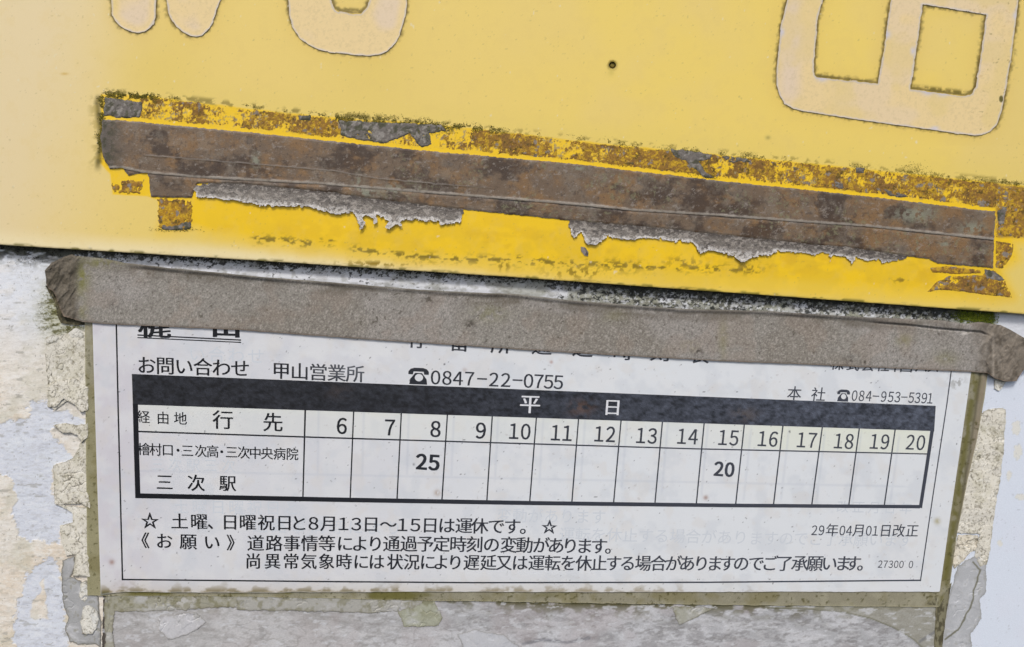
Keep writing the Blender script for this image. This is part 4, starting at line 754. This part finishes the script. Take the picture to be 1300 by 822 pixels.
# ================================================================= moss and mould crumbs (real little clumps)
m_moss = mat('moss', rough=.9, grain=.35, gscale=8, bump=0, spec=.2)
ico_v = np.array([(1, 0, 0), (-1, 0, 0), (0, 1, 0), (0, -1, 0), (0, 0, 1), (0, 0, -1)], float)
ico_f = np.array([(0, 2, 4), (2, 1, 4), (1, 3, 4), (3, 0, 4), (2, 0, 5), (1, 2, 5), (3, 1, 5), (0, 3, 5)])
def crumbs(name, label, cat, PX, PY, H, R, cols, seed, flat=.6, mt=None):
    rg = np.random.default_rng(seed); n = len(PX); c0 = W(PX, PY, H)
    r = R*MM*rg.uniform(.5, 1.5, n); v = ico_v[None]*(1+.5*rg.uniform(-1, 1, (n, 6, 1)))*r[:, None, None]
    a = rg.uniform(0, 6.28, n); ca, sa = np.cos(a)[:, None], np.sin(a)[:, None]; x = v[..., 0]*ca-v[..., 2]*sa; z = v[..., 0]*sa+v[..., 2]*ca
    v = np.stack([x, v[..., 1]*flat, z], -1)+c0[:, None]
    F = (ico_f[None]+(np.arange(n)*6)[:, None, None]).reshape(-1, 3)
    cc = np.array([A(*c) for c in cols]); ci = cc[rg.integers(0, len(cols), n)]*rg.uniform(.7, 1.3, (n, 1)); c = np.repeat(ci, 6, 0)
    o = link_mesh(name, v.reshape(-1, 3), F, c, mt or m_moss, None, smooth=False); o['kind'] = 'stuff'; o['label'] = label; o['category'] = cat
    return o
rg = np.random.default_rng(11)
green = [(104, 98, 34), (76, 72, 28), (134, 122, 48), (58, 54, 24), (92, 92, 34), (150, 134, 60)]
X = []; Y = []
def along(n, x0, x1, f, jy, keep):
    x = rg.uniform(x0-6, x1+14, n); y = f(x)+rg.normal(0, 1, n)*jy*(.5+fbm(x, x*0, 18, 2, 77)); k = keep(x, y) & (rg.random(n) < sstep(x0-6, x0+8, x)*sstep(x1+14, x1-12, x)); X.append(x[k]); Y.append(y[k])
cl = lambda sc, th, sd: (lambda x, y: fbm(x, y, sc, 3, sd) > th)
along(2600, 133, 195, lambda x: band_top(x)+1, 2.2, cl(5, .42, 1)); along(4200, 415, 572, lambda x: band_top(x)+1+4*sstep(540, 575, x), 3.0, cl(6, .44, 2)); along(2200, 560, 640, lambda x: band_top(x)+0, 2.2, cl(7, .52, 3))
along(5200, 640, 1300, lambda x: band_top(x)-1, 2.0, cl(10, .60, 4)); along(1400, 1215, 1400, lambda x: band_top(x), 1.8, cl(7, .45, 5)); along(1100, 195, 415, lambda x: band_top(x)-1, 1.6, cl(9, .6, 6))
y = rg.uniform(122, 206, 1500); x = 128+1.5*np.sin(y*.1)+rg.normal(0, 2.2, 1500); k = (fbm(x, y, 7, 3, 8) > .42) & (rg.random(1500) < sstep(206, 175, y)); X.append(x[k]); Y.append(y[k])
for x0, y0, a, b, n in ((884, 214, 7, 9, 320), (872, 205, 8, 4, 200), (905, 222, 4, 5, 160), (948, 198, 5, 3, 140), (1160, 213, 8, 3, 160), (860, 272, 4, 3, 60), (222, 291, 16, 1.6, 260), (550, 165, 14, 3, 300)):
    X.append(x0+rg.normal(0, a, n)); Y.append(y0+rg.normal(0, b, n))
X = np.concatenate(X); Y = np.concatenate(Y)
crumbs('moss', 'dark green moss specks along the rim of the taped band on the yellow plate', 'moss', X, Y, HP+.06, .095, green, 21)
# black mould and lichen on the ledge
X = []; Y = []
along(9000, -130, 1262, lambda x: plate_edge(x)+3.0, 2.2, lambda x, y: (fbm(x, y, 6, 3, 31, sx=2) > .46) & (y > plate_edge(x)+.5) & (y < np.minimum(tape_top_f(np.maximum(x, 110))+2, plate_edge(x)+6+8*sstep(600, 850, x))))
along(2600, 0, 118, lambda x: plate_edge(x)+9+.05*x, 5, lambda x, y: (fbm(x, y, 6, 3, 33, sx=2.4) > .52) & (y > plate_edge(x)+.5)); along(5200, 760, 1250, lambda x: plate_edge(x)+9, 4, lambda x, y: (fbm(x, y, 5, 3, 35) > .46) & (y > plate_edge(x)+.5) & (y < tape_top_f(x)+1))
X = np.concatenate(X); Y = np.concatenate(Y)
crumbs('mould', 'black and grey mould crumbs on the ledge under the yellow plate', 'mould', X, Y, .26, .08, [(24, 26, 20), (36, 36, 28), (52, 54, 36), (30, 30, 24), (88, 88, 72)], 23)
n = 1500; x = rg.normal(1240, 13, n); y = plate_edge(x)+8+rg.normal(0, 3.5, n); k = (y > plate_edge(x)+1) & (x < 1268)
crumbs('moss', 'bright green moss tuft on the ledge at the right end of the grey tape', 'moss', x[k], y[k], .4, .16, [(96, 108, 24), (70, 84, 18), (120, 128, 40)], 25)
# algae crumbs beside the left tape end, and along the sleeve's foot
n = 2600; x = np.concatenate([rg.normal(66, 12, n), rg.normal(96, 10, n//2)]); y = np.concatenate([rg.uniform(350, 425, n), rg.normal(416, 6, n//2)]); k = (fbm(x, y, 4, 3, 37, sx=2.4) > .56) & (sdf(x, y, tape_poly) < -1) & (x < 107)
crumbs('moss', 'thin olive algae beside the left end of the grey tape', 'moss', x[k], y[k], .2, .07, [(120, 118, 60), (92, 92, 44), (140, 138, 90)], 27)
n = 4200; x = rg.uniform(135, 860, n); y = np.interp(x, [135, 300, 545, 760], [757, 758, 762, 767])+rg.normal(0, 1.6, n); k = fbm(x, y, 12, 3, 39) > .5
crumbs('moss', 'brownish green dirt crumbs along the foot of the timetable sheet', 'moss', x[k], y[k], .62, .06, [(110, 100, 50), (80, 76, 38), (130, 118, 70)], 29)
print('tris', sum(len(o.data.polygons) for o in scene.objects if o.type == 'MESH'))
